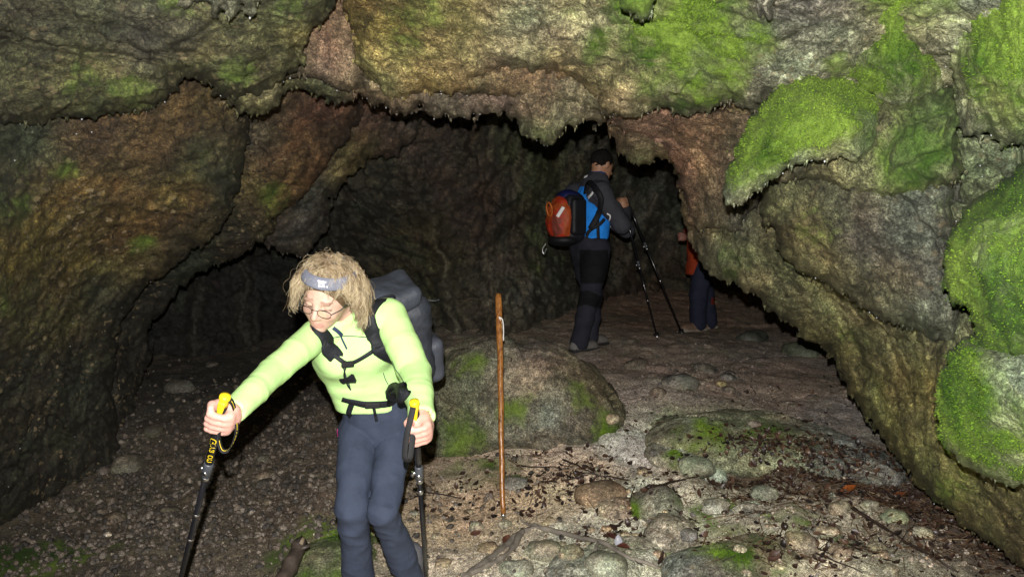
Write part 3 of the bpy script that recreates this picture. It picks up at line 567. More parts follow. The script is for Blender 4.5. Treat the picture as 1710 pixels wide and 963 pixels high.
        for fn, col in s.prims:
            if col is None: continue
            d = fn(V.astype(np.float32)); m = d < best; best[m] = d[m]; C[m] = col
        if colfn is not None: C = colfn(V, C)
        if warp is not None: V = warp(V)
        o = mk(name, V, Q, mat, parent, C, attrs(V) if attrs else None)
        return o
def unit(v): v = np.array(v, float); return v / np.linalg.norm(v)
def frames(P):
    P = np.asarray(P, float); T = np.gradient(P, axis=0); T /= np.maximum(np.linalg.norm(T, axis=1), 1e-9)[:, None]
    u = np.cross(T[0], [0.3, .9, .1]); u /= np.linalg.norm(u); U = []
    for t in T:
        u = u - t * (u @ t); u /= np.linalg.norm(u); U.append(u)
    U = np.array(U); return T, U, np.cross(T, U)
def tube_arrays(P, R, n=8, cap=True):
    P = np.asarray(P, float); R = np.broadcast_to(np.asarray(R, float), (len(P),)); T, U, W = frames(P)
    a = np.linspace(0, 2 * np.pi, n, endpoint=False)
    V = (P[:, None] + R[:, None, None] * (np.cos(a)[None, :, None] * U[:, None] + np.sin(a)[None, :, None] * W[:, None])).reshape(-1, 3)
    F = []
    for i in range(len(P) - 1):
        for j in range(n): F.append((i * n + j, i * n + (j + 1) % n, (i + 1) * n + (j + 1) % n, (i + 1) * n + j))
    if cap: F.append(tuple(range(n))[::-1]); F.append(tuple((len(P) - 1) * n + j for j in range(n)))
    return V, F
def tube(name, P, R, mat, parent=None, n=8):
    V, F = tube_arrays(P, R, n); return mk(name, V, F, mat, parent)
def bez(P, n=24):
    """smooth curve through points (Catmull-Rom)"""
    P = np.asarray(P, float); Q = np.concatenate([[2 * P[0] - P[1]], P, [2 * P[-1] - P[-2]]]); out = []
    seg = max(2, n // (len(P) - 1))
    for i in range(1, len(Q) - 2):
        for t in np.linspace(0, 1, seg, endpoint=False):
            a, b, c, d = Q[i - 1], Q[i], Q[i + 1], Q[i + 2]
            out.append(.5 * (2 * b + (c - a) * t + (2 * a - 5 * b + 4 * c - d) * t * t + (3 * b - a - 3 * c + d) * t ** 3))
    out.append(P[-1]); return np.array(out)
def band(name, P, N, width, thick, mat, parent=None):
    """a flat strap along P lying on normals N"""
    P = np.asarray(P, float); N = np.asarray(N, float); N = N / np.linalg.norm(N, axis=1)[:, None]
    T = np.gradient(P, axis=0); T /= np.linalg.norm(T, axis=1)[:, None]; S = np.cross(T, N); S /= np.linalg.norm(S, axis=1)[:, None]
    wd = np.broadcast_to(np.asarray(width, float), (len(P),))[:, None] / 2
    ring = [P - S * wd, P - S * wd * .8 + N * thick, P + S * wd * .8 + N * thick, P + S * wd, P + S * wd * .8 - N * thick * .6, P - S * wd * .8 - N * thick * .6]
    V = np.stack(ring, 1).reshape(-1, 3); F = []
    for i in range(len(P) - 1):
        for j in range(6): F.append((i * 6 + j, i * 6 + (j + 1) % 6, (i + 1) * 6 + (j + 1) % 6, (i + 1) * 6 + j))
    F.append((5, 4, 3, 2, 1, 0)); b_ = (len(P) - 1) * 6; F.append(tuple(b_ + j for j in range(6)))
    return mk(name, V, F, mat, parent)
class Skin:
    """finds points on finished surfaces, for straps, seams and prints that lie on them"""
    def __init__(s, objs):
        V = []; F = []
        for o in objs:
            n = len(V); V += [tuple(v.co) for v in o.data.vertices]; F += [tuple(n + i for i in p.vertices) for p in o.data.polygons]
        s.t = BVHTree.FromPolygons(V, F)
    def see(s, px, py):
        o = Vector((0, 0, CAM_Z)); d = (V3(px, py, 3.0) - o).normalized(); h = s.t.ray_cast(o, d)
        return (np.array(h[0]), np.array(h[1])) if h[0] is not None else (None, None)
    def near(s, p):
        h = s.t.find_nearest(Vector(p)); return np.array(h[0]), np.array(h[1])
def strap_on(name, skin, pix, width, thick, mat, parent, lift=.004, n=28):
    P = []; 
    for p in pix:
        if len(p) == 2: q, _ = skin.see(*p)
        else: q = np.array(p)
        if q is not None: P.append(q)
    P = bez(P, n); O = []; N = []
    for p in P:
        q, nn = skin.near(p)
        O.append(q + nn * lift); N.append(nn)
    O = np.array(O); N = np.array(N)
    for _ in range(3): N[1:-1] = (N[:-2] + N[1:-1] * 2 + N[2:]) / 4; O[1:-1] = (O[:-2] + O[1:-1] * 2 + O[2:]) / 4
    return band(name, O, N, width, thick, mat, parent)
def hand(F, c, axis, o, side, rp, skin=(.62, .36, .29), scale=1.0, wrist=None):
    """a fist closed round a bar: c on the bar's axis, o from the bar to the palm, side +1/-1 the way the fingers run round"""
    a = unit(axis); o = unit(np.array(o) - a * np.dot(o, a)); s_ = np.cross(a, o) * side; sc = scale
    def pol(h, ang, r): return np.array(c) + a * h * sc + (o * math.cos(ang) + s_ * math.sin(ang)) * r
    D = math.radians
    hs = [.031, .0105, -.010, -.029]; rs = [.0095, .0100, .0096, .0084]; ends = [292, 300, 298, 285]
    for h, r, e in zip(hs, rs, ends):
        r *= sc; R0 = rp + r * .95; pts = []; rad = []
        for k, ang in enumerate(np.linspace(62, e, 8)):
            wob_ = (.006 if k == 0 else .004 * math.sin(k * 1.9)) * sc
            pts.append(pol(h + .002 * math.sin(k), D(ang), R0 + wob_)); rad.append(r * (1.06 if k in (0, 3, 5) else .98) * (.9 if k > 6 else 1))
        F.chain(pts, rad, k=.005, col=skin)
    # palm and back of the hand
    for h, r in ((.028, .017), (.008, .019), (-.012, .018), (-.028, .015)):
        F.chain([pol(h, D(58), rp + .016 * sc), pol(h * .95, D(10), rp + .022 * sc), pol(h * .9, D(-40), rp + .018 * sc)], [r * .8 * sc, r * sc, r * .85 * sc], k=.016, col=skin)
    # thumb from the side of the palm
    F.chain([pol(.012, D(-30), rp + .024 * sc), pol(.030, D(-70), rp + .017 * sc), pol(.040, D(-112), rp + .013 * sc), pol(.044, D(-150), rp + .011 * sc)], [.0165 * sc, .0130 * sc, .0115 * sc, .0098 * sc], k=.008, col=skin)
    if wrist is not None:
        F.chain([pol(-.002, D(5), rp + .024 * sc), wrist], [.027 * sc, .0255 * sc], k=.022, col=skin)
MATS = dict(
    skin=plain('skin', (0, 0, 0), .5, .4, attr=True, var=.12, vscale=60, bscale=420, bstr=.12),
    lime=fabric('lime_fleece', var=.05, wr=22, wstr=.16), navy=fabric('trouser_cloth', var=.16, wr=30, wstr=.4), pack=fabric('pack_nylon', var=.25, wr=34, wstr=.6, rough=.6, spec=.4),
    strap=fabric('strap_webbing', False, (.012, .013, .017), var=.3, rough=.65), boot=fabric('boot_leather', var=.3, wr=70, wstr=.6, rough=.6), hair=plain('hair', (0, 0, 0), .38, .55, attr=True, var=.15, vscale=60),
    shorthair=plain('short_hair', (.010, .008, .007), .85, .15), black=plain('black_paint', (.008, .008, .010), .22, .6, var=.1), rubber=plain('black_rubber', (.012, .012, .013), .7, .3, bscale=300), steel=plain('bare_metal', (.55, .55, .57), .28, .5, metal=1.0, var=.1),
    yellow=plain('yellow_rubber', (.74, .54, .015), .5, .4, var=.1), white=plain('white_print', (.85, .85, .85), .5, .4, var=.04), grey=fabric('grey_knit', False, (.17, .18, .225), weave=420, var=.25, rough=.95),
    dark=plain('dark_seam', (.03, .045, .05), .7, .3), navyband=plain('navy_trim', (.02, .03, .075), .7, .3), reflect=plain('reflective_tape', (.95, .95, .95), .35, .6, var=.02), wood=None, clampgrey=plain('grey_plastic', (.05, .055, .065), .45, .5), pink=plain('pink_tag', (.45, .02, .2), .6))
m, t, b = newmat('spectacle_lens')
t.nodes.remove(b); gl = node(t, 'ShaderNodeBsdfGlossy', Roughness=.02); tr = node(t, 'ShaderNodeBsdfTransparent'); mx = node(t, 'ShaderNodeMixShader', Fac=.12)
t.links.new(tr.outputs[0], mx.inputs[1]); t.links.new(gl.outputs[0], mx.inputs[2]); t.links.new(mx.outputs[0], t.nodes['Material Output'].inputs[0]); MATS['lens'] = m
def text_mesh(txt, size):
    cu = bpy.data.curves.new('t', 'FONT'); cu.body = txt; cu.size = size; cu.resolution_u = 3
    ob = bpy.data.objects.new('t', cu); COL.objects.link(ob)
    me = bpy.data.meshes.new_from_object(ob.evaluated_get(bpy.context.evaluated_depsgraph_get()))
    V = np.array([v.co[:] for v in me.vertices]); Fc = [tuple(p.vertices) for p in me.polygons]
    bpy.data.objects.remove(ob); bpy.data.curves.remove(cu); bpy.data.meshes.remove(me); return V, Fc
# ================================================================== the woman coming out of the cave
SK = (.57, .37, .285)
WR = at(364, 700, 2.20)          # right hand on its pole
WL = at(697, 722, 2.42)
PR_top, PR_tip = at(376, 662, 2.17), at(268, 1046, 2.80)
PL_top, PL_tip = at(692, 671, 2.40), at(716, 1022, 2.95)
PR_tip[2] = floor_z(PR_tip[0], PR_tip[1]) - .01; PL_tip[2] = floor_z(PL_tip[0], PL_tip[1]) - .01
J = dict(neck=at(580, 542, 2.86), chest=at(590, 585, 2.92), belly=at(615, 645, 3.0), pelvis=at(630, 698, 3.06), shR=at(528, 560, 2.78), elR=at(455, 622, 2.52), wrR=at(392, 685, 2.25),
         shL=at(648, 530, 2.90), elL=at(694, 622, 2.72), wrL=at(703, 690, 2.47), hipR=at(598, 716, 3.04), hipL=at(664, 714, 3.08), knR=at(588, 850, 2.82), knL=at(641, 852, 2.82), anR=at(600, 990, 3.04), anL=at(686, 968, 3.10))
zf = floor_z(J['pelvis'][0], 3.05)
WOMAN = empty('person', (J['pelvis'][0], 3.05, float(zf)))
tag(WOMAN, 'woman in a lime green fleece leaning on two poles as she steps out', 'person')
hf = unit((-.24, -.88, -.40)); hr_ = unit(np.cross(hf, (.10, 0, 1)))   # face direction; hr_ = towards the image left
hu = unit(np.cross(hr_, hf)); hx = -hr_
if hx[0] < 0: hx = -hx
hu = unit(np.cross(hf, hr_)) if np.cross(hf, hr_)[2] > 0 else unit(np.cross(hr_, hf))
roll = math.radians(9); hx, hu = hx * math.cos(roll) + hu * math.sin(roll) * -1, hu * math.cos(roll) + hx * math.sin(roll)
HM = np.stack([hx, hf, hu])          # rows: her left (image right), forward, up
HC = at(549, 488, 2.74)
HS = 1.08
def hd(x, y, z): return HC + HS * (x * hx + y * hf + z * hu)
def woman_body():
    F = Field((-1.05, 2.02, .05), (-.15, 3.35, 1.62), .0052)
    # head
    F.ell(hd(0, -.008, .012), (.080, .100, .095), HM, .02, SK)
    F.ell(hd(0, .030, -.035), (.060, .065, .080), HM, .03, SK)
    F.cone(hd(0, .045, -.060), hd(0, .068, -.098), .046, .023, .03, SK, flat=(hf, 1.1))
    for s in (-1, 1):
        F.ell(hd(s * .034, .064, -.038), (.022, .018, .018), HM, .02, SK)         # cheek
        F.ell(hd(s * .031, .0835, -.004), (.017, .012, .012), HM, .008, cut=True)  # socket
        F.ell(hd(s * .031, .072, -.005), (.015, .0135, .0115), HM, .005, SK)         # lid over the lowered eye
        F.ell(hd(s * .030, .083, .012), (.019, .007, .005), HM, .010, SK)         # brow
        F.ell(hd(s * .076, -.008, -.014), (.008, .018, .028), HM, .008, SK)         # ear
        F.ell(hd(s * .012, .095, -.043), (.0075, .009, .007), HM, .008, SK)         # nostril wing
    F.cone(hd(0, .082, .004), hd(0, .106, -.038), .0085, .0105, .010, SK)
    F.ell(hd(0, .0845, -.0685), (.021, .009, .0052), HM, .006, (.52, .27, .23)); F.ell(hd(0, .0825, -.0775), (.018, .009, .0055), HM, .006, (.52, .27, .23))
    F.ell(hd(0, .0925, -.0728), (.022, .006, .0016), HM, .003, cut=True)
    F.chain([hd(0, -.02, -.05), J['neck'] + np.array([0, .0, .02])], [.050, .056], k=.03, col=SK)
    # trunk and limbs under the clothes
    sh = unit(J['shL'] - J['shR']); fw = unit(np.cross(sh, J['neck'] - J['pelvis']))
    F.chain([J['neck'], J['chest'], J['belly'], J['pelvis']], [.05, .10, .09, .105], k=.05, col=SK, flat=(fw, 1.25))
    for sd, hs_ in (('R', 1), ('L', 1)):
        F.chain([J['neck'], J['sh' + sd], J['el' + sd], J['wr' + sd]], [.045, .046, .033, .024], k=.03, col=SK)
        F.chain([J['pelvis'], J['hip' + sd], J['kn' + sd], J['an' + sd]], [.07, .062, .038, .030], k=.02, col=SK)
        ft = J['an' + sd]; F.chain([ft, ft + np.array([-.02, -.10, -.05])], [.036, .028], k=.02, col=SK)
    aR = unit(PR_top - PR_tip); aL = unit(PL_top - PL_tip)
    hand(F, WR, aR, (.62, .78, .1), -1, .0155, SK, 1.0, J['wrR'])
    hand(F, WL, aL, (.35, .93, .15), -1, .0155, SK, 1.0, J['wrL'])
    def colour(V, C):
        q = (V - HC) @ HM.T / HS; near = np.linalg.norm(q, axis=1) < .14
        br = near & (np.abs(np.abs(q[:, 0]) - .031) < .017) & (np.abs(q[:, 2] - .0145 + .12 * (np.abs(q[:, 0]) - .031)) < .0035) & (q[:, 1] > .05)
        C[br] = (.33, .20, .15)
        ck = near * np.exp(-(((np.abs(q[:, 0]) - .038) / .02) ** 2 + ((q[:, 2] + .04) / .02) ** 2)); C *= 1 - np.outer(ck, (.0, .09, .09)); ns = near * np.exp(-((q[:, 0] / .014) ** 2 + ((q[:, 2] + .04) / .014) ** 2)); C *= 1 - np.outer(ns, (.02, .10, .09))
        kn = np.minimum(np.linalg.norm(V - WR, axis=1), np.linalg.norm(V - WL, axis=1)) < .075; C[kn] *= (1.04, .90, .94)
        lash = near & (np.abs(np.abs(q[:, 0]) - .031) < .014) & (np.abs(q[:, 2] + .0125) < .0022) & (q[:, 1] > .06); C[lash] = (.08, .05, .04)
        return C
    return F.mesh('body', MATS['skin'], WOMAN, SK, colour)
body = woman_body()
LIME = (.52, .80, .31)
def woman_jacket():
    F = Field((-1.02, 2.08, .55), (-.12, 3.35, 1.40), .0065)
    sh = unit(J['shL'] - J['shR']); up = unit(J['neck'] - J['pelvis']); fw = unit(np.cross(sh, up))
    nb = J['neck']; top = nb + up * .0
    F.cone(top - up * .05, J['chest'], .105, .140, .06, LIME, flat=(fw, 1.35))
    F.cone(J['chest'], J['belly'], .140, .130, .06, LIME, flat=(fw, 1.28))
    F.cone(J['belly'], J['pelvis'] + up * .035, .130, .146, .05, LIME, flat=(fw, 1.28))
    for s in (-1, 1): F.ell(J['chest'] + sh * s * .07 + up * .03 - fw * .075 * np.sign(fw[1]), (.072, .072, .068), None, .06, LIME)
    F.chain([J['shR'] - sh * -.04, J['shR'], .5 * (J['shR'] + J['elR']), J['elR'], .5 * (J['elR'] + J['wrR']), J['wrR'] + unit(J['wrR'] - J['elR']) * .005], [.060, .057, .050, .046, .042, .038], k=.004, col=LIME)
    F.chain([J['shL'] - sh * .04, J['shL'], .5 * (J['shL'] + J['elL']), J['elL'], .5 * (J['elL'] + J['wrL']), J['wrL'] + unit(J['wrL'] - J['elL']) * .012], [.074, .070, .060, .056, .049, .041], k=.004, col=LIME)
    nk = unit(HC - nb)
    F.cone(nb - nk * .02, nb + nk * .055, .078, .070, .03, LIME)                         # collar
    F.cone(nb + nk * .03, nb + nk * .16, .055, .062, .006, cut=True)
    zh = at(620, 692, 2.9)[2]; F.box((J['pelvis'][0], J['pelvis'][1], zh - .15), (.35, .35, .15), None, .004, .004, cut=True)   # hem
    for a_, b_, r_ in ((J['elR'], J['wrR'], .034), (J['elL'], J['wrL'], .036)):
        d_ = unit(b_ - a_); F.cone(b_ - d_ * .05, b_ + d_ * .08, r_ * .8, r_, .004, cut=True)        # cuffs open
    def wr(V):
        # creases: run across the sleeves and round the waist
        return V
    o = F.mesh('fleece_jacket', MATS['lime'], WOMAN, LIME)
    def fold(c):
        s_ = np.zeros(len(c))
        for A, B, amp, fr in ((J['shR'], J['elR'], .0022, 30), (J['elR'], J['wrR'], .0025, 38), (J['shL'], J['elL'], .0028, 30), (J['elL'], J['wrL'], .003, 38)):
            ab = B - A; t_ = ((c - A) @ ab) / (ab @ ab); dist = np.linalg.norm(c - A - np.clip(t_, 0, 1)[:, None] * ab, axis=1)
            wgt = np.exp(-((t_ - .75) / .4) ** 2) * (dist < .1)
            s_ += wgt * amp * 1.4 * ridged((c - A) @ np.stack([unit(ab) * 9, unit(np.cross(ab, (0, 0, 1))) * 7, np.array([3., 3., 7.])], 1) + 2, 2)
        low = np.exp(-((c[:, 2] - J['belly'][2]) / .12) ** 2); s_ += low * (.005 * fbm(c * np.array([7, 7, 26]), 2) + .006 * ridged(c @ np.array([[5, 0, 4], [0, 5, 4], [-9, -9, 9]]) * .8, 2)) + .004 * fbm(c * 6, 3) + .003 * ridged(c * np.array([6, 6, 9]) + 4, 2)
        return s_
    displace(o, fold); return o
jacket = woman_jacket()
NAVY = (.038, .049, .080)
def woman_trousers():
    F = Field((-.95, 2.5, .0), (-.2, 3.40, 1.0), .0065)
    P = J['pelvis']; up = unit(J['neck'] - P)
    sh = unit(J['hipL'] - J['hipR'])
    F.cone(P + np.array([0, -.03, .10]), P - np.array([0, 0, .02]), .132, .142, .04, NAVY, flat=((0, 1, .2), 1.30))
    for sd, rad in (('R', [.078, .068, .058, .056, .060]), ('L', [.078, .064, .058, .055, .056])):
        h_, k_, a_ = J['hip' + sd], J['kn' + sd], J['an' + sd]
        F.chain([h_, .5 * (h_ + k_) + np.array([0, -.012, 0]), k_, .45 * k_ + .55 * a_, a_ + .05 * unit(k_ - a_)], rad, k=.004, col=NAVY)
    F.box((P[0], P[1], at(620, 692, 2.9)[2] + .06 + .15), (.35, .35, .15), None, .004, .004, cut=True)
    for sd in 'RL':
        k_, a_ = J['kn' + sd], J['an' + sd]; d_ = unit(a_ - k_); F.cone(a_ - d_ * .05, a_ + d_ * .1, .045, .056, .003, cut=True)
    o = F.mesh('trousers', MATS['navy'], WOMAN, NAVY)
    def fold(c):
        s_ = .008 * fbm(c * np.array([7, 7, 5]), 3) + .007 * ridged(c @ np.array([[7, 0, 4], [0, 7, 2], [-3, -3, 5.5]]), 2)
        for sd in 'RL':
            k_ = J['kn' + sd]; d_ = np.linalg.norm(c - k_ - np.array([0, 0, -.03]), axis=1); s_ += np.exp(-(d_ / .12) ** 2) * .007 * (ridged(c @ np.array([[5, 3, 3], [2, 5, 2], [4, -6, 13.]]), 2) - .5)
            a_ = J['an' + sd]; d_ = np.linalg.norm(c - a_, axis=1); s_ += np.exp(-(d_ / .13) ** 2) * .012 * (ridged(c @ np.array([[5, 3, 3], [2, 5, 2], [5, 7, 15.]]) + 7, 2) - .4)
        return s_
    displace(o, fold); return o
trousers = woman_trousers()
def boots(parent, ank, fdir, zs, col, sole, mat, h=.009, name='boot', L=.26):
    for a_, z_ in zip(ank, zs):
        fd = unit((fdir[0], fdir[1], 0)); sd = np.array([-fd[1], fd[0], 0]); up = np.array([0, 0, 1.])
        b0 = np.array([a_[0], a_[1], z_])
        F = Field(b0 - .3, b0 + .3, h); M = np.stack([fd, sd, up])
        F.cone(b0 + up * .07, b0 + up * .17 , .050, .056, .02, col)
        F.ell(b0 + fd * .06 + up * .045, (.14, .050, .048), M, .04, col); F.ell(b0 + fd * .13 + up * .04, (.075, .05, .038), M, .03, col); F.ell(b0 - fd * .03 + up * .05, (.06, .043, .055), M, .03, col)
        F.box(b0 + fd * .055 + up * .014, (.145, .050, .015), M, .012, .006, sole)
        F.box(b0 - up * .06, (.4, .4, .06), M, .001, .001, cut=True)
        F.mesh(name, mat, parent, col)
boots(WOMAN, [J['anR'], J['anL']], (-.15, -1), [floor_z(*J['anR'][:2]) - .004, floor_z(*J['anL'][:2]) - .004], (.10, .10, .11), (.02, .02, .02), MATS['boot'])
# ---- hair: a soft under-layer and several thousand wavy locks
def woman_hair():
    R_ = np.random.RandomState(3); Vs = []; Fs = []; Cs = []; nv = 0
    sx, sy, sz = .084, .105, .100
    made = 0
    while made < 430:
        v = R_.randn(3); v /= np.linalg.norm(v)
        fringe = False
        face = v[1] > .25 and v[2] < .66 - .25 * abs(v[0])
        if face or v[2] < -.30: continue
        if v[1] > .45 and v[2] < .86:
            if R_.rand() > .20: continue
            fringe = True
        made += 1
        q = np.array([v[0] * sx, v[1] * sy - .006, v[2] * sz + .012])
        layer = .001 + .011 * R_.rand() + .026 * max(0, v[2] - .45) * (.4 + .6 * R_.rand())
        L = (.075 + .06 * R_.rand()) * (1 if not fringe else .45)
        side = np.sign(q[0] + .012 + .02 * R_.randn())
        d = np.array([side * (.9 + .4 * R_.rand()) * (.7 if v[2] > .75 else 1), -.35 + .35 * R_.randn() + (.3 if abs(q[0]) > .05 else 0), .15]) if not fringe else np.array([side * .35 + .15 * R_.randn(), .6, -.6])
        d = d / np.linalg.norm(d)
        p = hd(*q); dw = d[0] * hx + d[1] * hf + d[2] * hu
        n = 16; ds = L / n; ph = R_.rand() * 6.28; fr = 85 + 50 * R_.rand(); wa = .0045 + .0065 * R_.rand()
        pts = []; perp = unit(np.cross(dw, R_.randn(3)))
        for k in range(n + 1):
            s_ = k * ds
            g_ = min(1, s_ / .04)
            wv = perp * wa * math.sin(fr * s_ + ph) * g_ + np.cross(perp, unit(dw)) * wa * .9 * math.cos(fr * s_ + ph) * g_
            pts.append(p + wv)
            dw = dw + np.array([0, 0, -1]) * (.20 + .34 * s_ / L)
            l_ = (p - HC) @ HM.T
            dw = dw + (hx * l_[0] * 1.2) * (.12 if s_ < .07 else -.4)
            dw /= np.linalg.norm(dw); p = p + dw * ds
            l_ = (p - HC) @ HM.T; e = math.sqrt((l_[0] / (sx + layer)) ** 2 + ((l_[1] + .006) / (sy + layer)) ** 2 + ((l_[2] - .012) / (sz + layer * 1.1)) ** 2)
            if e < 1:
                l_ = (l_ - np.array([0, -.006, .012])) / e + np.array([0, -.006, .012]); p = hd(*(l_ / HS))
            l_ = (p - HC) @ HM.T
            if l_[1] > .035 and abs(l_[0]) < .064 and l_[2] < .05 and not fringe: p = p + hx * np.sign(l_[0] + 1e-6) * (.066 - abs(l_[0])) * .8
        pts = np.array(pts); tip = np.linspace(0, 1, n + 1)[:, None]
        gm = np.clip(.45 + .55 * R_.randn(), 0, 1)
        for c in range(6 if fringe else 22):
            o_ = R_.randn(3) * (.0050 if R_.rand() < .85 else .011); ph2 = R_.rand() * 6.28; ax_ = unit(R_.randn(3))
            P_ = pts + o_ * (.5 + .9 * tip) + ax_ * (.0018 * np.sin(np.linspace(0, 9, n + 1) + ph2))[:, None]
            cut = n + 1 - R_.randint(0, 5); P_ = P_[:cut]
            w0 = (.0004 + .0007 * R_.rand()) * (1 if not fringe else .8)
            V, Fc = tube_arrays(P_, w0 * np.linspace(1.1, .4, cut), 3, False)
            Vs.append(V); Fs.append(np.array(Fc) + nv); nv += len(V)
            mix = np.clip(gm + .18 * R_.randn(), 0, 1); tp_ = tip[:cut]
            base = np.array([.055, .034, .018]) * (1 - mix) + np.array([.30, .21, .12]) * mix; tp = np.array([.20, .14, .065]) * (1 - mix) + np.array([.78, .65, .42]) * mix
            Cs.append(np.repeat(base * (1 - tp_) + tp * tp_, 3, 0))
    h = mk('hair', np.concatenate(Vs), np.concatenate(Fs), MATS['hair'], WOMAN, np.concatenate(Cs))
    F = Field(HC - .16, HC + .16, .006)
    F.ell(hd(0, -.012, .016), (.088, .104, .102), HM, .01, (.11, .07, .04))
    F.ell(hd(0, .085, -.055), (.085, .075, .105), HM, .015, cut=True)
    F.ell(hd(0, -.04, -.12), (.09, .1, .06), HM, .01, cut=True)
    o = F.mesh('scalp_hair', MATS['hair'], h, (.11, .07, .04))
    return h
hair = woman_hair()
def headband():
    # a stretch band round the head over the hair line, prints on its front
    def pt(ang, z):
        x, y = math.sin(ang), math.cos(ang); zz = .074 + .010 * y + z
        rr = math.sqrt(max(0, 1 - ((zz - .012) / .130) ** 2))
        return hd(x * .094 * rr + 0, y * .112 * rr - .006, zz)
    A = np.linspace(-2.6, 2.6, 60); rows = [-.017, -.0165, -.008, 0, .008, .0165, .017]; off = [0, .003, .004, .004, .004, .003, 0]
    V = []; 
    for a_ in A:
        for z_, o_ in zip(rows, off):
            p = pt(a_, z_); V.append(p + unit(p - HC) * o_)
    n = len(rows); F = [(i * n + j, i * n + j + 1, (i + 1) * n + j + 1, (i + 1) * n + j) for i in range(len(A) - 1) for j in range(n - 1)]
    hb = mk('headband', V, F, MATS['grey'], WOMAN)
    sh = [[(.000, .004), (.030, .004), (.030, .0075), (.000, .0075)], [(.004, -.001), (.021, -.001), (.021, .002), (.004, .002)], [(.007, -.009), (.011, -.009), (.011, -.004), (.007, -.004)], [(.0125, -.009), (.016, -.009), (.016, -.004), (.0125, -.004)],
          [(.019, -.0085), (.024, -.0085), (.034, .007), (.029, .007)], [(.029, -.0085), (.034, -.0085), (.026, .004), (.022, .004)], [(.033, .003), (.037, .003), (.037, .0075), (.033, .0075)], [(.038, -.006), (.041, -.009), (.042, -.007), (.039, -.004)], [(.043, -.009), (.045, -.009), (.045, -.0045), (.043, -.0045)]]
    V = []; Fc = []
    for poly in sh:
        k = len(V)
        for x, z in poly:
            p = pt(.02 + x / .112, z); V.append(p + unit(p - HC) * .0052)
        Fc.append(tuple(range(k, k + 4)))
    mk('print', V, Fc, MATS['white'], hb, smooth_=False)
headband()
def glasses():
    g = None; parts = []
    def rim(s):
        a_ = np.linspace(0, 2 * np.pi, 29); return np.array([hd(s * .032 + .0225 * np.sign(math.cos(t)) * abs(math.cos(t)) ** .75, .1015 - .0035 * abs(math.cos(t)) * (1 if math.cos(t) * s > 0 else 0), -.016 + .0135 * np.sign(math.sin(t)) * abs(math.sin(t)) ** .8) for t in a_])
    V, F = tube_arrays(rim(1), .0011, 6, False)
    g = mk('glasses', V, F, MATS['rubber'], WOMAN)
    V, F = tube_arrays(rim(-1), .0011, 6, False); mk('rim', V, F, MATS['rubber'], g)
    tube('bridge', [hd(-.010, .102, -.010), hd(0, .106, -.007), hd(.010, .102, -.010)], .0012, MATS['rubber'], g, 6)
    for s in (-1, 1):
        tube('temple_arm', [hd(s * .055, .098, -.012), hd(s * .070, .06, -.012), hd(s * .079, -.01, -.010)], .0014, MATS['dark'], g, 6)
        r_ = rim(s)[:-1]; mk('lens', r_, [tuple(range(len(r_)))], MATS['lens'], g, smooth_=False)
glasses()
# ---- seams, zip, marks on the fleece
SKJ = Skin([jacket]); SKT = Skin([trousers, jacket])
strap_on('zip', SKJ, [(566, 553), (572, 568), (579, 583)], .007, .0012, MATS['navyband'], jacket, .001)
strap_on('chest_seam', SKJ, [(545, 566), (560, 563), (585, 561), (612, 563)], .0035, .0008, MATS['dark'], jacket, .0008)
strap_on('pocket_zip', SKJ, [(573, 612), (578, 630), (585, 650)], .005, .001, MATS['dark'], jacket, .0008)
strap_on('side_seam', SKJ, [(655, 602), (665, 622), (676, 640)], .003, .0008, MATS['dark'], jacket, .0008)
strap_on('waist_seam', SKJ, [(640, 622), (643, 632), (648, 642)], .003, .0008, MATS['dark'], jacket, .0008)
strap_on('collar_lining', SKJ, [(556, 547), (564, 553), (571, 560)], .014, .0012, MATS['navyband'], jacket, .001)
c_, n_ = SKJ.see(598, 543)
if c_ is not None:
    ux = unit(np.cross((0, 0, 1), n_)); ux = ux * np.sign(ux[0]); uy = unit(np.cross(n_, ux)); uy *= np.sign(uy[2])
    def onj(x, y): q, nn = SKJ.near(c_ + ux * x + uy * y); return q + nn * .0012
    tube('logo', [onj(.010 * math.cos(t), .0045 * math.sin(t) + .002) for t in np.linspace(.3, 6.1, 16)], .0009, MATS['dark'], jacket, 4)
    V = []; Fc = []
    for k in range(6):
        x = -.013 + k * .0048; hgt = .0028 if k % 2 else .0036; i0 = len(V)
        V += [onj(x, -.009), onj(x + .0032, -.009), onj(x + .0032, -.009 + hgt), onj(x, -.009 + hgt)]; Fc.append((i0, i0 + 1, i0 + 2, i0 + 3))
    mk('logo_lettering', V, Fc, MATS['dark'], jacket, smooth_=False)
strap_on('pocket_tag', SKT, [(565, 716), (564, 722), (565, 728)], .006, .001, MATS['pink'], trousers, .002)
# ---- the pack on her back
PK = empty('backpack', at(665, 560, 3.15)); tag(PK, 'dark grey backpack strapped on the woman in lime green', 'backpack')
up_ = unit(J['neck'] - J['pelvis']); sh_ = unit(J['shL'] - J['shR']); bk_ = unit(np.cross(up_, sh_)); bk_ = bk_ * np.sign(bk_[1])
PM = np.stack([sh_, bk_, up_])
PC = at(657, 574, 3.16)
def pk(x, y, z): return PC + sh_ * x + bk_ * y + up_ * z
PKC = (.026, .030, .040)
F = Field(PC - .40, PC + .40, .008)
F.box(pk(0, .02, -.03), (.155, .105, .21), PM, .07, .03, PKC); F.box(pk(0, .10, -.08), (.12, .06, .13), PM, .05, .03, (.032, .037, .048))
F.box(pk(.02, .075, -.20), (.15, .09, .07), PM, .05, .03, (.040, .045, .060))
o_pack = F.mesh('pack_body', MATS['pack'], PK, PKC)
displace(o_pack, lambda c: .010 * fbm(c * 9, 3) + .006 * ridged(c * 14, 2))
F = Field(PC - .40, PC + .45, .008)
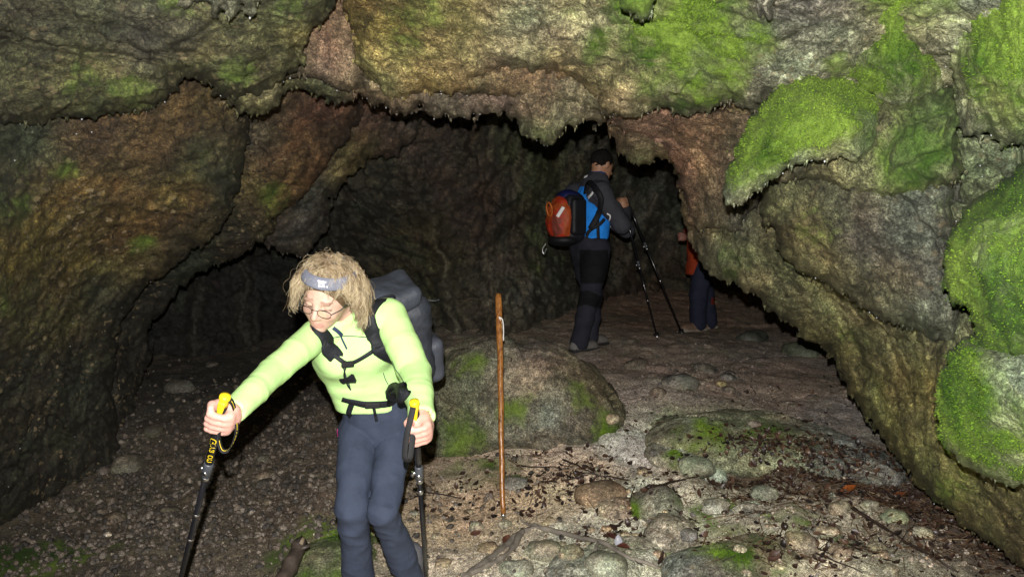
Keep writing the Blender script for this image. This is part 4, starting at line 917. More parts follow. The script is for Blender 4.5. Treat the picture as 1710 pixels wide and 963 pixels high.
F.box(pk(0, .02, .205), (.150, .115, .048), PM, .04, .02, (.036, .042, .055)); F.ell(pk(-.03, .02, .235), (.11, .09, .04), PM, .03, (.04, .047, .062))
o_lid = F.mesh('lid', MATS['pack'], PK, PKC); displace(o_lid, lambda c: .010 * fbm(c * 10, 3))
for s in (-1, 1):
    F = Field(PC - .35, PC + .35, .008); F.box(pk(s * .155, .04, -.13), (.035, .075, .10), PM, .03, .02, (.045, .05, .066))
    op = F.mesh('side_pocket', MATS['pack'], PK, PKC); displace(op, lambda c: .008 * fbm(c * 13, 3))
SKP = Skin([o_pack, o_lid])
for z_ in (.02, -.08):
    P = [SKP.near(pk(.20 * math.cos(a), .05 + .16 * math.sin(a), z_ + .03 * math.sin(3 * a)))[0] for a in np.linspace(-.2, 1.6, 9)]
    strap_on('compression_strap', SKP, [tuple(p) for p in P], .018, .002, MATS['strap'], PK, .004)
strap_on('lid_strap', SKP, [tuple(SKP.near(pk(.17, .10 - .0 * t, .22 - .3 * t))[0]) for t in np.linspace(0, 1, 6)], .020, .002, MATS['strap'], PK, .005)
tube('bungee_cord', bez([pk(.165, .06, .16), pk(.20, .09, .13), pk(.185, .12, .10), pk(.21, .12, .07), pk(.18, .11, .02), pk(.185, .10, -.05)], 40), .003, MATS['clampgrey'], PK, 6)
tube('haul_loop', bez([pk(.03, -.08, .235), pk(.03, -.10, .275), pk(-.03, -.10, .275), pk(-.03, -.08, .235)], 20), .005, MATS['strap'], PK, 6)
tube('zip_pull', bez([pk(.16, .08, .14), pk(.23, .06, .12), pk(.25, .04, .13)], 12), .0018, MATS['clampgrey'], PK, 5)
lb = strap_on('shoulder_strap', SKJ, [tuple(pk(.08, -.08, .18)), (622, 492), (617, 520), (621, 550), (633, 573), (645, 590), tuple(pk(.15, -.06, -.12))], .062, .007, MATS['strap'], PK, .010, 40)
strap_on('shoulder_strap', SKJ, [tuple(pk(-.08, -.08, .18)), (528, 522), (533, 545), (545, 570), (555, 588), tuple(pk(-.15, -.06, -.12))], .058, .007, MATS['strap'], PK, .010, 40)
strap_on('chest_strap', SKJ, [(552, 588), (565, 598), (580, 607), (600, 599), (622, 586), (634, 576)], .016, .002, MATS['strap'], PK, .006)
strap_on('strap_end', SKJ, [(578, 608), (574, 625), (580, 640), (586, 650)], .006, .0015, MATS['strap'], PK, .004)
for px, py, w_ in ((579, 607, .024), (622, 675, .030)):
    q, nn = SKT.see(px, py)
    if q is not None:
        ux = unit(np.cross((0, 0, 1), nn)); uy = np.cross(nn, ux); F = Field(q - .06, q + .06, .004); F.box(q + nn * .010, (w_, .012, .006), np.stack([ux, uy, nn]), .004, .003, (.012, .012, .014)); F.mesh('buckle', MATS['rubber'], PK, (.012, .012, .014))
strap_on('hip_belt', SKT, [(572, 664), (590, 669), (610, 674), (632, 674), (655, 668), (672, 660)], .028, .003, MATS['strap'], PK, .007)
strap_on('hip_pad', SKT, [(646, 664), (660, 660), (672, 656), (682, 651)], .070, .012, MATS['strap'], PK, .010)
strap_on('belt_end', SKT, [(588, 672), (584, 684), (583, 694)], .022, .003, MATS['strap'], PK, .004)
strap_on('belt_tail', SKT, [(624, 680), (626, 690), (629, 702)], .012, .002, MATS['strap'], PK, .004)
# ---- trekking poles
def pole(top, tip, label, parent_loc=None, gripcol='yellow', text=None, clamp=(.42, .02), r=.0095, facing=(0, -1, 0), strap=None, detail=True, group=None, bands=(), grip=True, flatstrap=False):
    top = np.array(top); tip = np.array(tip); ax = unit(tip - top); L = np.linalg.norm(tip - top)
    e = empty('trekking_pole', tip); tag(e, label, 'trekking pole', group)
    def p(s): return top + ax * s
    fc = unit(np.array(facing) - ax * np.dot(facing, ax)); sd = np.cross(ax, fc)
    if grip:
        tube('grip', [p(.008), p(.03), p(.06), p(.10), p(.135), p(.15)], [.0125, .0135, .0145, .0138, .0135, .0115], MATS['rubber'], e, 12)
        g = tube('grip_head', [p(-.006), p(-.003), p(.006), p(.014), p(.022), p(.034)], [.005, .0155, .0165, .0145, .0138, .0140], MATS[gripcol], e, 14)
        band('grip_stripe', np.array([p(s) + fc * (.0150 if .02 < s < .12 else .013) for s in np.linspace(.012, .13, 9)]), np.array([fc] * 9), [.020, .022, .020, .016, .013, .011, .009, .007, .004], .0015, MATS[gripcol], e)
    c0 = clamp[0]
    tube('upper_shaft', [p(.13 if grip else 0), p(c0)], r, MATS['black'], e, 12)
    cl = tube('clamp', [p(c0 - .045), p(c0 - .04), p(c0 + .012), p(c0 + .016)], [r + .001, r + .0035, r + .0035, r + .001], MATS['clampgrey'], e, 12)
    if detail:
        tube('lever', [p(c0 - .012) + sd * .008, p(c0 - .010) + sd * .022, p(c0 + .004) + sd * .024], [.006, .0075, .006], MATS['steel'], cl, 8)
        tube('screw', [p(c0 - .008) + fc * .008, p(c0 - .008) + fc * .0165], .007, MATS['steel'], cl, 10)
        tube('ring', [p(c0 + .017), p(c0 + .034)], r + .001, MATS['steel'], e, 12)
    tube('lower_shaft', [p(c0), p(L - .05)], [r * .82, r * .66], MATS['black'], e, 12)
    for s_, w_ in bands: tube('ring', [p(s_), p(s_ + w_)], r * .95, MATS['steel'], e, 12)
    tube('basket', [p(L - .075), p(L - .07), p(L - .062), p(L - .058)], [.010, .028, .026, .010], MATS['rubber'], e, 14)
    tube('tip', [p(L - .06), p(L - .02), p(L)], [.007, .006, .003], MATS['steel'], e, 8)
    if text:
        V, Fc = text_mesh(text, .034); V = V.copy(); w = V[:, 0].max()
        out = []
        for x, y, z in V:
            an = (y - .011) / (r + .0006); out.append(p(.165 + x) + (fc * math.cos(an) + sd * math.sin(an)) * (r + .0008))
        mk('lettering', out, Fc, MATS['yellow'], e, smooth_=False)
    if strap is not None:
        P = bez(strap, 40); T_ = np.gradient(P, axis=0); N_ = np.cross(T_, fc) if not flatstrap else np.tile(fc, (len(P), 1)) + .25 * np.cross(T_ / np.linalg.norm(T_, axis=1)[:, None], fc); band('wrist_strap', P, N_ / np.maximum(np.linalg.norm(N_, axis=1), 1e-6)[:, None], .019, .0012, MATS['rubber'], e)
        if not flatstrap: band('strap_stripe', P[4:-4] , (N_ / np.maximum(np.linalg.norm(N_, axis=1), 1e-6)[:, None])[4:-4], .0022, .0016, MATS[gripcol], e)
    return e
pole(PR_top, PR_tip, 'black trekking pole with yellow lettering in the woman\'s outstretched hand', text='Giva on', clamp=(.33, 0), r=.0115, strap=[at(378, 664, 2.17), at(388, 672, 2.18), at(394, 695, 2.21), at(395, 722, 2.2), at(384, 748, 2.18), at(372, 752, 2.17), at(366, 738, 2.17), at(366, 722, 2.17)], bands=[(.53, .012), (.66, .01)])
pole(PL_top, PL_tip, 'black trekking pole with yellow grip beside the woman\'s knee', clamp=(.33, 0), r=.0105, strap=[at(690, 680, 2.385), at(684, 705, 2.37), at(678, 735, 2.37), at(676, 765, 2.37), at(684, 766, 2.375), at(688, 740, 2.38), at(691, 715, 2.385)], bands=[(.40, .018)], flatstrap=True)
# ================================================================== the man with the red pack, further in
def man():
    Y = 6.6
    fd = unit((.82, .57, 0)); rt = np.array([fd[1], -fd[0], 0]); up = np.array([0, 0, 1.])
    H = at(1006, 274, Y); nk = at(995, 306, Y); ch = at(990, 338, Y); be = at(988, 378, Y); pe = at(985, 412, Y)
    sR = at(1004, 322, 6.44); eR = at(1039, 376, 6.42); wR = at(1044, 352, 6.60)
    sL = sR - rt * .34; eL = at(1046, 384, 6.86); wL = wR + fd * .02 - rt * .05
    hR = pe + rt * .085 - up * .02; hL = pe - rt * .085 - up * .02
    aR = at(967, 570, 6.50); aL = at(984, 568, 6.68)
    aR[2] = floor_z(*aR[:2]) + .085; aL[2] = floor_z(*aL[:2]) + .085
    kR = at(985, 492, 6.46); kL = at(990, 492, 6.66)
    M = empty('person', (pe[0], pe[1], float(floor_z(pe[0], pe[1])))); tag(M, 'man in a blue and grey jacket carrying a red pack deeper in the cave', 'person')
    sk = (.42, .22, .13)
    hf = unit(fd + np.array([0, 0, -.35])); hx = unit(np.cross(hf, up)); hu = np.cross(hx, hf); HM = np.stack([hx, hf, hu])
    def hd(x, y, z): return H + x * hx + y * hf + z * hu
    F = Field((0.2, 6.0, .3), (1.3, 7.2, 2.25), .011)
    F.ell(hd(0, -.01, .015), (.078, .098, .095), HM, .02, sk); F.ell(hd(0, .035, -.04), (.062, .06, .075), HM, .03, sk); F.cone(hd(0, .05, -.07), hd(0, .075, -.105), .042, .026, .03, sk)
    F.cone(hd(0, .09, .0), hd(0, .115, -.04), .011, .014, .012, sk); F.ell(hd(0, .088, -.075), (.022, .01, .01), HM, .01, (.3, .13, .1)); F.ell(hd(0, .085, .018), (.05, .014, .008), HM, .012, sk)
    for s in (-1, 1): F.ell(hd(s * .08, -.008, -.012), (.010, .020, .032), HM, .008, sk); F.ell(hd(s * .032, .08, -.006), (.015, .01, .01), HM, .006, (.3, .16, .1))
    F.chain([hd(0, -.02, -.05), nk], [.058, .065], k=.03, col=sk)
    F.chain([nk, ch, be, pe], [.07, .13, .12, .12], k=.05, col=sk, flat=(fd, 1.2))
    F.chain([nk, sR, eR, wR], [.05, .055, .042, .03], k=.03, col=sk); F.chain([nk, sL, eL, wL], [.05, .055, .042, .03], k=.03, col=sk)
    F.chain([hR, kR, aR], [.085, .055, .04], k=.03, col=sk); F.chain([hL, kL, aL], [.085, .055, .04], k=.03, col=sk); F.cone(hL, hR, .09, .09, .03, sk)
    for a_ in (aR, aL): F.cone(a_, a_ + fd * .12 - up * .04, .04, .03, .02, sk)
    HP = at(1040, 340, 6.62)
    hand(F, HP, (-.25, .05, 1), (-.3, -.95, 0), 1, .020, sk, 1.15, wR); hand(F, HP - np.array([0, 0, .02]) - rt * .06, (-.25, .05, 1), (-.3, .95, 0), -1, .020, sk, 1.0, wL)
    F.mesh('body', MATS['skin'], M, sk)
    F = Field(H - .16, H + .16, .009); hc = (.010, .008, .007)
    F.ell(hd(0, -.018, .025), (.085, .102, .096), HM, .01, hc); F.ell(hd(0, .11, -.045), (.11, .09, .10), HM, .02, cut=True); F.ell(hd(0, -.05, -.135), (.12, .09, .05), HM, .015, cut=True)
    for s in (-1, 1): F.ell(hd(s * .085, .015, -.03), (.02, .03, .035), HM, .01, cut=True)
    o = F.mesh('hair', MATS['shorthair'], M, hc); displace(o, lambda c: .010 * fbm(c * 40, 3))
    G = (.050, .050, .062); B = (.02, .27, .9)
    F = Field((0.2, 6.0, .9), (1.3, 7.2, 2.1), .010)
    F.cone(nk - up * .03, ch, .135, .165, .05, G, flat=(fd, 1.3)); F.cone(ch, be, .168, .165, .05, B, flat=(fd, 1.28)); F.cone(be, pe + up * .05, .165, .160, .04, B, flat=(fd, 1.28))
    F.chain([sR + rt * -.03, sR, .5 * (sR + eR), eR, wR], [.095, .088, .075, .066, .050], k=.03, col=G); F.chain([sL + rt * .03, sL, .5 * (sL + eL), eL, wL], [.095, .088, .075, .066, .050], k=.03, col=G)
    F.cone(nk, nk + unit(H - nk) * .075, .078, .070, .03, (.02, .10, .38)); F.cone(nk + unit(H - nk) * .04, nk + unit(H - nk) * .2, .058, .064, .006, cut=True)
    F.box(pe - up * .09, (.3, .3, .08), np.stack([fd, rt, up]), .004, .004, cut=True)
    o = F.mesh('jacket', MATS['navy'], M, B); displace(o, lambda c: .010 * fbm(c * np.array([8, 8, 13]), 3) + .005 * ridged(c * 14, 2)); J2 = o
    T1 = (.024, .025, .036); T2 = (.006, .006, .008)
    F = Field((0.15, 6.0, .3), (1.3, 7.2, 1.5), .011)
    F.cone(pe + up * .03, pe - up * .06, .155, .150, .04, T1, flat=(fd, 1.15))
    for h_, k_, a_ in ((hR, kR, aR), (hL, kL, aL)): F.chain([h_, .5 * (h_ + k_), k_, .5 * (k_ + a_), a_ - up * .02], [.118, .108, .085, .078, .072], k=.03, col=T1)
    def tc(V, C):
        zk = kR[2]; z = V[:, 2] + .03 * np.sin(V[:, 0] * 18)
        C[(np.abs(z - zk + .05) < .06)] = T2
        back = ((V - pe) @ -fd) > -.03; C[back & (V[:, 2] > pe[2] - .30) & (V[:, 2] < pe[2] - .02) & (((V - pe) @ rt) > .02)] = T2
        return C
    for a_ in (aR, aL): F.cone(a_ + up * .03, a_ - up * .15, .05, .058, .003, cut=True)
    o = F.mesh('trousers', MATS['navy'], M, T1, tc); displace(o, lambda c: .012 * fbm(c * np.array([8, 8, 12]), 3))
    boots(M, [aR, aL], fd, [floor_z(*aR[:2]) - .004, floor_z(*aL[:2]) - .004], (.16, .15, .14), (.03, .03, .03), MATS['boot'], .011)
    SJ = Skin([J2])
    strap_on('reflective_piping', SJ, [(1014, 356), (1019, 365), (1020, 380), (1019, 394)], .012, .003, MATS['reflect'], J2, .004)
    strap_on('reflective_patch', SJ, [(983, 330), (988, 325), (991, 321)], .022, .003, MATS['reflect'], J2, .006)
    strap_on('reflective_patch', SJ, [(972, 299), (977, 296), (981, 295)], .030, .003, MATS['reflect'], J2, .006)
    # the red pack
    PKm = empty('backpack', at(948, 358, 6.45)); tag(PKm, 'red and orange backpack with navy lid on the man in blue', 'backpack')
    M3 = np.stack([rt, -fd, up]); C0 = at(948, 362, 6.5)
    def pk(x, y, z): return C0 + rt * x - fd * y + up * z
    F = Field(C0 - .42, C0 + .42, .011)
    F.box(pk(0, -.01, -.01), (.140, .105, .21), M3, .08, .03, (.010, .011, .016)); o = F.mesh('pack_body', MATS['pack'], PKm, (.010, .011, .016)); displace(o, lambda c: .012 * fbm(c * 8, 3))
    F = Field(C0 - .42, C0 + .42, .011)
    def fc(V, C):
        n_ = fbm(V * 6, 3); C = C.copy(); C[n_ > .22] = (.40, .07, .015); lw = ((V - C0) @ rt > .02) & ((V - C0)[:, 2] < .05); C[lw & (n_ < .1)] = (.20, .045, .03); return C
    F.ell(pk(.0, .085, -.02), (.140, .095, .190), M3, .03, (.42, .036, .012)); F.box(pk(0, .10, -.20), (.16, .10, .04), M3, .03, .001, cut=True)
    o = F.mesh('front_pocket', MATS['pack'], PKm, (.42, .036, .012), fc); displace(o, lambda c: .014 * fbm(c * 9, 3) + .008 * ridged(c * 12, 2)); FP_ = o
    F = Field(C0 - .42, C0 + .45, .011); F.ell(pk(0, -.005, .165), (.125, .105, .060), M3, .02, (.008, .012, .08)); o = F.mesh('lid', MATS['pack'], PKm, (.012, .018, .13)); displace(o, lambda c: .012 * fbm(c * 9, 3))
    F = Field(C0 - .42, C0 + .42, .011); F.ell(pk(0, .05, -.19), (.135, .125, .055), M3, .02, (.008, .008, .010)); F.mesh('base_panel', MATS['pack'], PKm, (.008, .008, .010))
    F = Field(C0 - .42, C0 + .42, .011); F.box(pk(.135, .0, .0), (.035, .075, .15), M3, .03, .02, (.008, .009, .012)); F.mesh('side_pocket', MATS['pack'], PKm, (.008, .009, .012))
    SP = Skin([FP_])
    strap_on('grey_flash', SP, [(931, 362), (936, 354), (941, 346)], .030, .003, MATS['white'], FP_, .006) if SP.see(936, 354)[0] is not None else None
    tube('tool_loop', [pk(.01 + .035 * math.cos(a), .20 + .01 * math.sin(a), .06 + .055 * math.sin(a)) for a in np.linspace(0, 6.28, 18)], .008, plain('orange_webbing', (.5, .13, .02)), PKm, 6)
    tube('clip', bez([pk(-.1, .15, -.22), pk(-.12, .17, -.27), pk(-.11, .16, -.31), pk(-.09, .15, -.26)], 20), .005, MATS['steel'], PKm, 6)
    strap_on('shoulder_strap', SJ, [tuple(pk(.1, -.10, .19)), (985, 305), (1002, 325), (1003, 350), tuple(pk(.15, -.12, -.1))], .05, .008, MATS['strap'], PKm, .010)
    strap_on('hip_belt', SJ, [tuple(pk(.14, -.06, -.17)), (985, 385), (1000, 375), (1010, 365)], .03, .005, MATS['strap'], PKm, .008)
    strap_on('side_strap', SJ, [(998, 352), (998, 375), (999, 398)], .028, .004, MATS['strap'], PKm, .006)
    # his two poles meet in his hands
    t1 = HP + np.array([-.01, 0, .05]); q1 = floor_hit(1099, 567); q2 = floor_hit(1141, 560)
    pole(t1, q1 - np.array([0, 0, .01]), 'nearer of the two thin poles the man in blue leans on', clamp=(.62, 0), r=.011, gripcol='rubber', group='poles of the man in blue', bands=[(.95, .01), (.80, .02)])
    pole(t1 + np.array([.04, .03, 0]), q2 - np.array([0, 0, .01]), 'thin pole with a pale upper shaft slanting ahead of the man in blue', clamp=(.50, 0), r=.011, gripcol='rubber', group='poles of the man in blue', bands=[(.30, .18), (.86, .035)])
man()
def third():
    fd = unit((-.92, -.38, 0)); rt = np.array([fd[1], -fd[0], 0]); up = np.array([0, 0, 1.]); Y = 8.0
    pe = at(1172, 432, Y); nk = at(1178, 322, Y); H = at(1180, 285, Y)
    a1 = at(1166, 545, 7.95); a2 = at(1184, 545, 8.15)
    for a_ in (a1, a2): a_[2] = floor_z(*a_[:2]) + .085
    h1 = pe - rt * .08 * np.sign(rt[1]); h2 = pe + rt * .08 * np.sign(rt[1]); k1 = at(1166, 492, 7.9); k2 = at(1178, 492, 8.1)
    s1 = at(1196, 335, 7.85); e1 = at(1178, 385, 7.75); w1 = at(1146, 388, 7.72); s2 = at(1186, 335, 8.2); e2 = at(1190, 390, 8.3); w2 = at(1180, 420, 8.25)
    M = empty('person', (pe[0], pe[1], float(floor_z(pe[0], pe[1])))); tag(M, 'person in orange jacket and dark trousers half hidden behind the rock buttress', 'person')
    sk = (.27, .115, .085); F = Field((1.5, 7.3, .3), (2.6, 8.7, 2.4), .013)
    F.ell(H, (.078, .085, .11), None, .02, sk); F.cone(H, nk, .055, .06, .03, sk); F.cone(H + fd * .09, H + fd * .11 - up * .02, .012, .014, .01, sk)
    F.chain([nk, .5 * (nk + pe), pe], [.07, .12, .12], k=.05, col=sk)
    F.chain([nk, s1, e1, w1], [.05, .055, .042, .03], k=.03, col=sk); F.chain([nk, s2, e2, w2], [.05, .055, .042, .03], k=.03, col=sk)
    F.chain([h1, k1, a1], [.085, .055, .04], k=.03, col=sk); F.chain([h2, k2, a2], [.085, .055, .04], k=.03, col=sk)
    hand(F, at(1137, 396, 7.7), (-.1, 0, 1), (.9, .2, 0), 1, .016, sk, 1.0, w1)
    F.mesh('body', MATS['skin'], M, sk)
    O = (.36, .050, .016); F = Field((1.5, 7.3, .8), (2.6, 8.7, 2.3), .012)
    F.cone(nk - up * .03, .5 * (nk + pe), .14, .17, .05, O, flat=(fd, 1.2)); F.cone(.5 * (nk + pe), pe - up * .14, .165, .170, .05, O, flat=(fd, 1.1))
    F.chain([s1, e1, w1 + unit(e1 - w1) * .02], [.085, .065, .05], k=.03, col=O); F.chain([s2, e2, w2], [.085, .065, .05], k=.03, col=O)
    F.box(pe - up * .26, (.3, .3, .1), None, .004, .004, cut=True)
    o = F.mesh('jacket', MATS['navy'], M, O); displace(o, lambda c: .012 * fbm(c * 9, 3))
    T = (.022, .026, .048); F = Field((1.5, 7.3, .2), (2.6, 8.7, 1.6), .012)
    F.cone(pe, pe - up * .08, .145, .14, .04, T, flat=(fd, 1.1))
    for h_, k_, a_ in ((h1, k1, a1), (h2, k2, a2)): F.chain([h_, k_, a_ - up * .01], [.115, .092, .085], k=.03, col=T)
    def tc(V, C): C[(V[:, 0] > k1[0] + .16) & (np.abs(V[:, 2] - k1[2] + .08) < .04)] = (.16, .025, .012); return C
    o = F.mesh('trousers', MATS['navy'], M, T, tc); displace(o, lambda c: .012 * fbm(c * 9, 3))
    F = Field(H - .16, H + .16, .011); F.ell(H - fd * .015 + up * .02, (.085, .092, .11), None, .01, (.02, .015, .012)); F.ell(H + fd * .1 - up * .04, (.09, .09, .1), None, .02, cut=True); F.mesh('hair', MATS['shorthair'], M, (.02, .015, .012))
    boots(M, [a1, a2], fd, [floor_z(*a1[:2]) - .004, floor_z(*a2[:2]) - .004], (.20, .13, .09), (.28, .25, .2), MATS['boot'], .012)
third()
# ================================================================== boulders, stones, stick, roots and litter
ROCKS = []
def boulder(name, label, ells, h, cols, moss, amp=.05, cat='boulder', k=.14, boxes=()):
    cs = np.array([e[0] for e in ells]); R_ = max(max(e[1]) for e in ells) + .12
    F = Field(cs.min(0) - R_, cs.max(0) + R_, h)
    for c, r_ in ells: F.ell(c, r_, None, k, (.2, .2, .2))
    def cf(V, C):
        W = 0; A = 0; wv = .1 * np.stack([fbm(V * 4, 3), fbm(V * 4 + 9, 3), fbm(V * 4 + 19, 3)], -1)
        for p, c in cols: w_ = 1 / (((V + wv - p) ** 2).sum(1) + .004) ** 1.6; W = W + w_; A = A + w_[:, None] * np.array(c)
        return A / W[:, None] * mottle(V, .8) * 1.2
    def mo(V):
        M = np.zeros(len(V)); wv = .05 * np.stack([fbm(V * 6, 3), fbm(V * 6 + 9, 3), fbm(V * 6 + 19, 3)], -1)
        for p, r_, s in moss: M = np.maximum(M, s * (1 - smooth(.3, 1.35, np.linalg.norm((V + wv - p) / r_, axis=1))))
        return {**mossy(V, M), 'fleck': np.full(len(V), .35)}
    o = F.mesh(name, ROCK_DRY, None, (.2, .2, .2), cf, mo)
    displace(o, lambda c: amp * (1.0 * fbm(c * 2.3, 3) + .5 * ridged(c * 3.3 + .3 * fbm(c * 5, 2)[:, None], 4) - .3 + 1.5 * facets(warp(c, 3, .1) * 3.6)[0]) + .007 * facets(warp(c, 9, .03) * 14)[0])
    tag(o, label, cat); ROCKS.append(o); return o
A = at
boulder('boulder', 'big rounded boulder with mossy flanks behind the wooden walking stick', [(A(800, 655, 4.85), (.30, .36, .36)), (A(900, 665, 4.85), (.42, .40, .34)), (A(975, 690, 4.8), (.26, .34, .25)), (A(760, 720, 4.72), (.24, .24, .24))], .014,
    [(A(900, 630, 4.5), (.26, .20, .135)), (A(850, 590, 4.7), (.17, .15, .11)), (A(960, 680, 4.5), (.17, .155, .11)), (A(780, 620, 4.5), (.10, .105, .075)), (A(850, 700, 4.4), (.11, .105, .08)), (A(930, 720, 4.4), (.15, .15, .12)), (A(770, 730, 4.4), (.10, .11, .06)), (A(900, 570, 4.9), (.16, .14, .11)), (A(1000, 650, 4.6), (.17, .15, .09)), (A(750, 580, 4.8), (.12, .12, .08))],
    [(A(785, 605, 4.55), .12, .75), (A(960, 660, 4.5), .15, .5), (A(1010, 720, 4.5), .16, .7), (A(760, 735, 4.45), .2, .75), (A(850, 690, 4.4), .14, .4), (A(745, 600, 4.6), .1, .5), (A(880, 650, 4.45), .08, .4)], .05)
boulder('boulder', 'low mossy rock hump under the dark leaf litter', [(A(1180, 735, 4.45), (.36, .42, .12)), (A(1290, 742, 4.4), (.38, .38, .115)), (A(1410, 772, 4.2), (.33, .32, .10))], .012,
    [(A(1200, 710, 4.2), (.22, .24, .15)), (A(1300, 720, 4.1), (.22, .24, .14)), (A(1420, 770, 4.0), (.19, .19, .165)), (A(1130, 740, 4.2), (.27, .26, .17))],
    [(A(1190, 700, 4.2), .2, .65), (A(1280, 705, 4.2), .22, .85), (A(1150, 740, 4.2), .15, .4), (A(1350, 720, 4.1), .15, .45)], .03, k=.2)
boulder('boulder', 'dark mossy rock beside the woman and the wet branch', [(A(570, 965, 3.42), (.25, .34, .17)), (A(515, 1000, 3.3), (.22, .3, .12))], .010,
    [(A(560, 920, 3.4), (.10, .10, .06)), (A(500, 960, 3.2), (.14, .13, .085))], [(A(560, 890, 3.5), .26, .75), (A(520, 950, 3.2), .18, .5)], .03, k=.15)
boulder('boulder', 'flat pale grey-green rock in the foreground gravel', [(A(1200, 965, 3.15), (.24, .24, .10)), (A(1270, 930, 3.3), (.15, .14, .08))], .010,
    [(A(1130, 930, 3.15), (.22, .22, .185)), (A(1200, 920, 3.2), (.2, .2, .14)), (A(1280, 920, 3.2), (.25, .22, .14))], [(A(1210, 930, 3.2), .16, .6), (A(1270, 900, 3.3), .08, .6), (A(1160, 950, 3.1), .1, .4)], .022, k=.1)
boulder('boulder', 'small wedge of mossy rock between sand path and leaf litter', [(A(1095, 850, 3.75), (.13, .13, .11)), (A(1120, 900, 3.5), (.13, .12, .09))], .010,
    [(A(1095, 840, 3.7), (.21, .22, .165)), (A(1110, 890, 3.5), (.24, .22, .17))], [(A(1065, 860, 3.7), .09, .8), (A(1130, 830, 3.7), .08, .6)], .02, k=.08)
boulder('boulder', 'pale mossy cobble ridge at the head of the sand path', [(A(1150, 775, 4.15), (.13, .12, .09)), (A(1100, 760, 4.25), (.08, .1, .06))], .010,
    [(A(1150, 770, 4.1), (.24, .26, .22)), (A(1110, 790, 4.1), (.22, .21, .15))], [(A(1120, 760, 4.1), .07, .5)], .018, k=.08)
boulder('boulder', 'low pale bedrock hump showing through the foreground clay by the root', [(A(985, 960, 3.25), (.20, .18, .07)), (A(1050, 925, 3.4), (.16, .16, .06))], .010,
    [(A(985, 940, 3.2), (.27, .27, .22)), (A(1050, 920, 3.3), (.27, .25, .19))], [(A(1060, 910, 3.35), .08, .3)], .022, k=.1)
boulder('boulder', 'ragged pale bedrock rib among the twigs in front of the litter', [(A(1345, 900, 3.45), (.18, .16, .08)), (A(1420, 930, 3.3), (.18, .15, .07)), (A(1270, 870, 3.6), (.14, .13, .07))], .010,
    [(A(1345, 890, 3.4), (.26, .235, .17)), (A(1420, 920, 3.2), (.22, .21, .15)), (A(1270, 860, 3.5), (.25, .24, .19))], [(A(1400, 915, 3.25), .1, .45), (A(1280, 860, 3.5), .08, .45)], .028, k=.1)
boulder('boulder', 'small tan bedrock knob in the sand below the wedge rock', [(A(1040, 850, 3.8), (.13, .12, .06))], .010, [(A(1040, 840, 3.75), (.30, .24, .17))], [], .02, k=.08)
GROUND = Skin([FLOOR] + ROCKS)
def drop(x, y):
    h = GROUND.t.ray_cast(Vector((x, y, 1.55)), Vector((0, 0, -1)))
    if h[0] is None: return np.array([x, y, float(floor_z(x, y))]), np.array([0, 0, 1.])
    return np.array(h[0]), np.array(h[1])
def sight(px, py):
    q, n = GROUND.see(px, py); return (q, n) if q is not None else (floor_hit(px, py), np.array([0, 0, 1.]))
# ---- stones: five shapes, each stone an object
def stone_meshes(subd, n):
    out = []
    for k in range(n):
        bm = bmesh.new(); bmesh.ops.create_icosphere(bm, subdivisions=subd, radius=1.0)
        V = np.array([v.co[:] for v in bm.verts]); F = np.array([[v.index for v in f.verts] for f in bm.faces]); bm.free()
        V = V * (1 + .25 * fbm(V * 1.1 + k * 7, 2) + .16 * facets(V * 1.3 + k * 9)[0] + .05 * fbm(V * 3.5 + k * 5, 2))[:, None]; out.append((V, F))
    return out
BIG = stone_meshes(3, 5); SMALL = stone_meshes(1, 6); MID = stone_meshes(2, 5)
def stone(px, py, wpx, col, label, group=None, asp=.62, moss=0.0, sink=.35, p=None):
    q, n = sight(px, py) if p is None else p
    r_ = wpx * q[1] / FPX / 2
    V, F = BIG[RNG.randint(5)]; a = RNG.rand() * 6.28
    c, s = math.cos(a), math.sin(a); S = np.array([1, .75 + .3 * RNG.rand(), asp]) * r_
    W = V * S; W = np.stack([W[:, 0] * c - W[:, 1] * s, W[:, 0] * s + W[:, 1] * c, W[:, 2]], -1)
    C = np.array(col)[None] * np.array([1.0, .95, .82]) * mottle(V * .16 + RNG.rand(3) * 9, .9) * 1.15
    o = mk('stone', W, F, STONE, None, C, {'moss': np.clip(moss * (V[:, 2] * .4 + .7), 0, 1), 'fleck': np.full(len(V), .2)})
    o.location = Vector(q) + Vector((0, 0, r_ * asp * (1 - 2 * sink))); tag(o, label, 'stone', group); return o
GR = (.17, .17, .17); BG = (.29, .23, .17); GG = (.23, .26, .22); DK = (.085, .08, .07); PB = (.32, .27, .2)
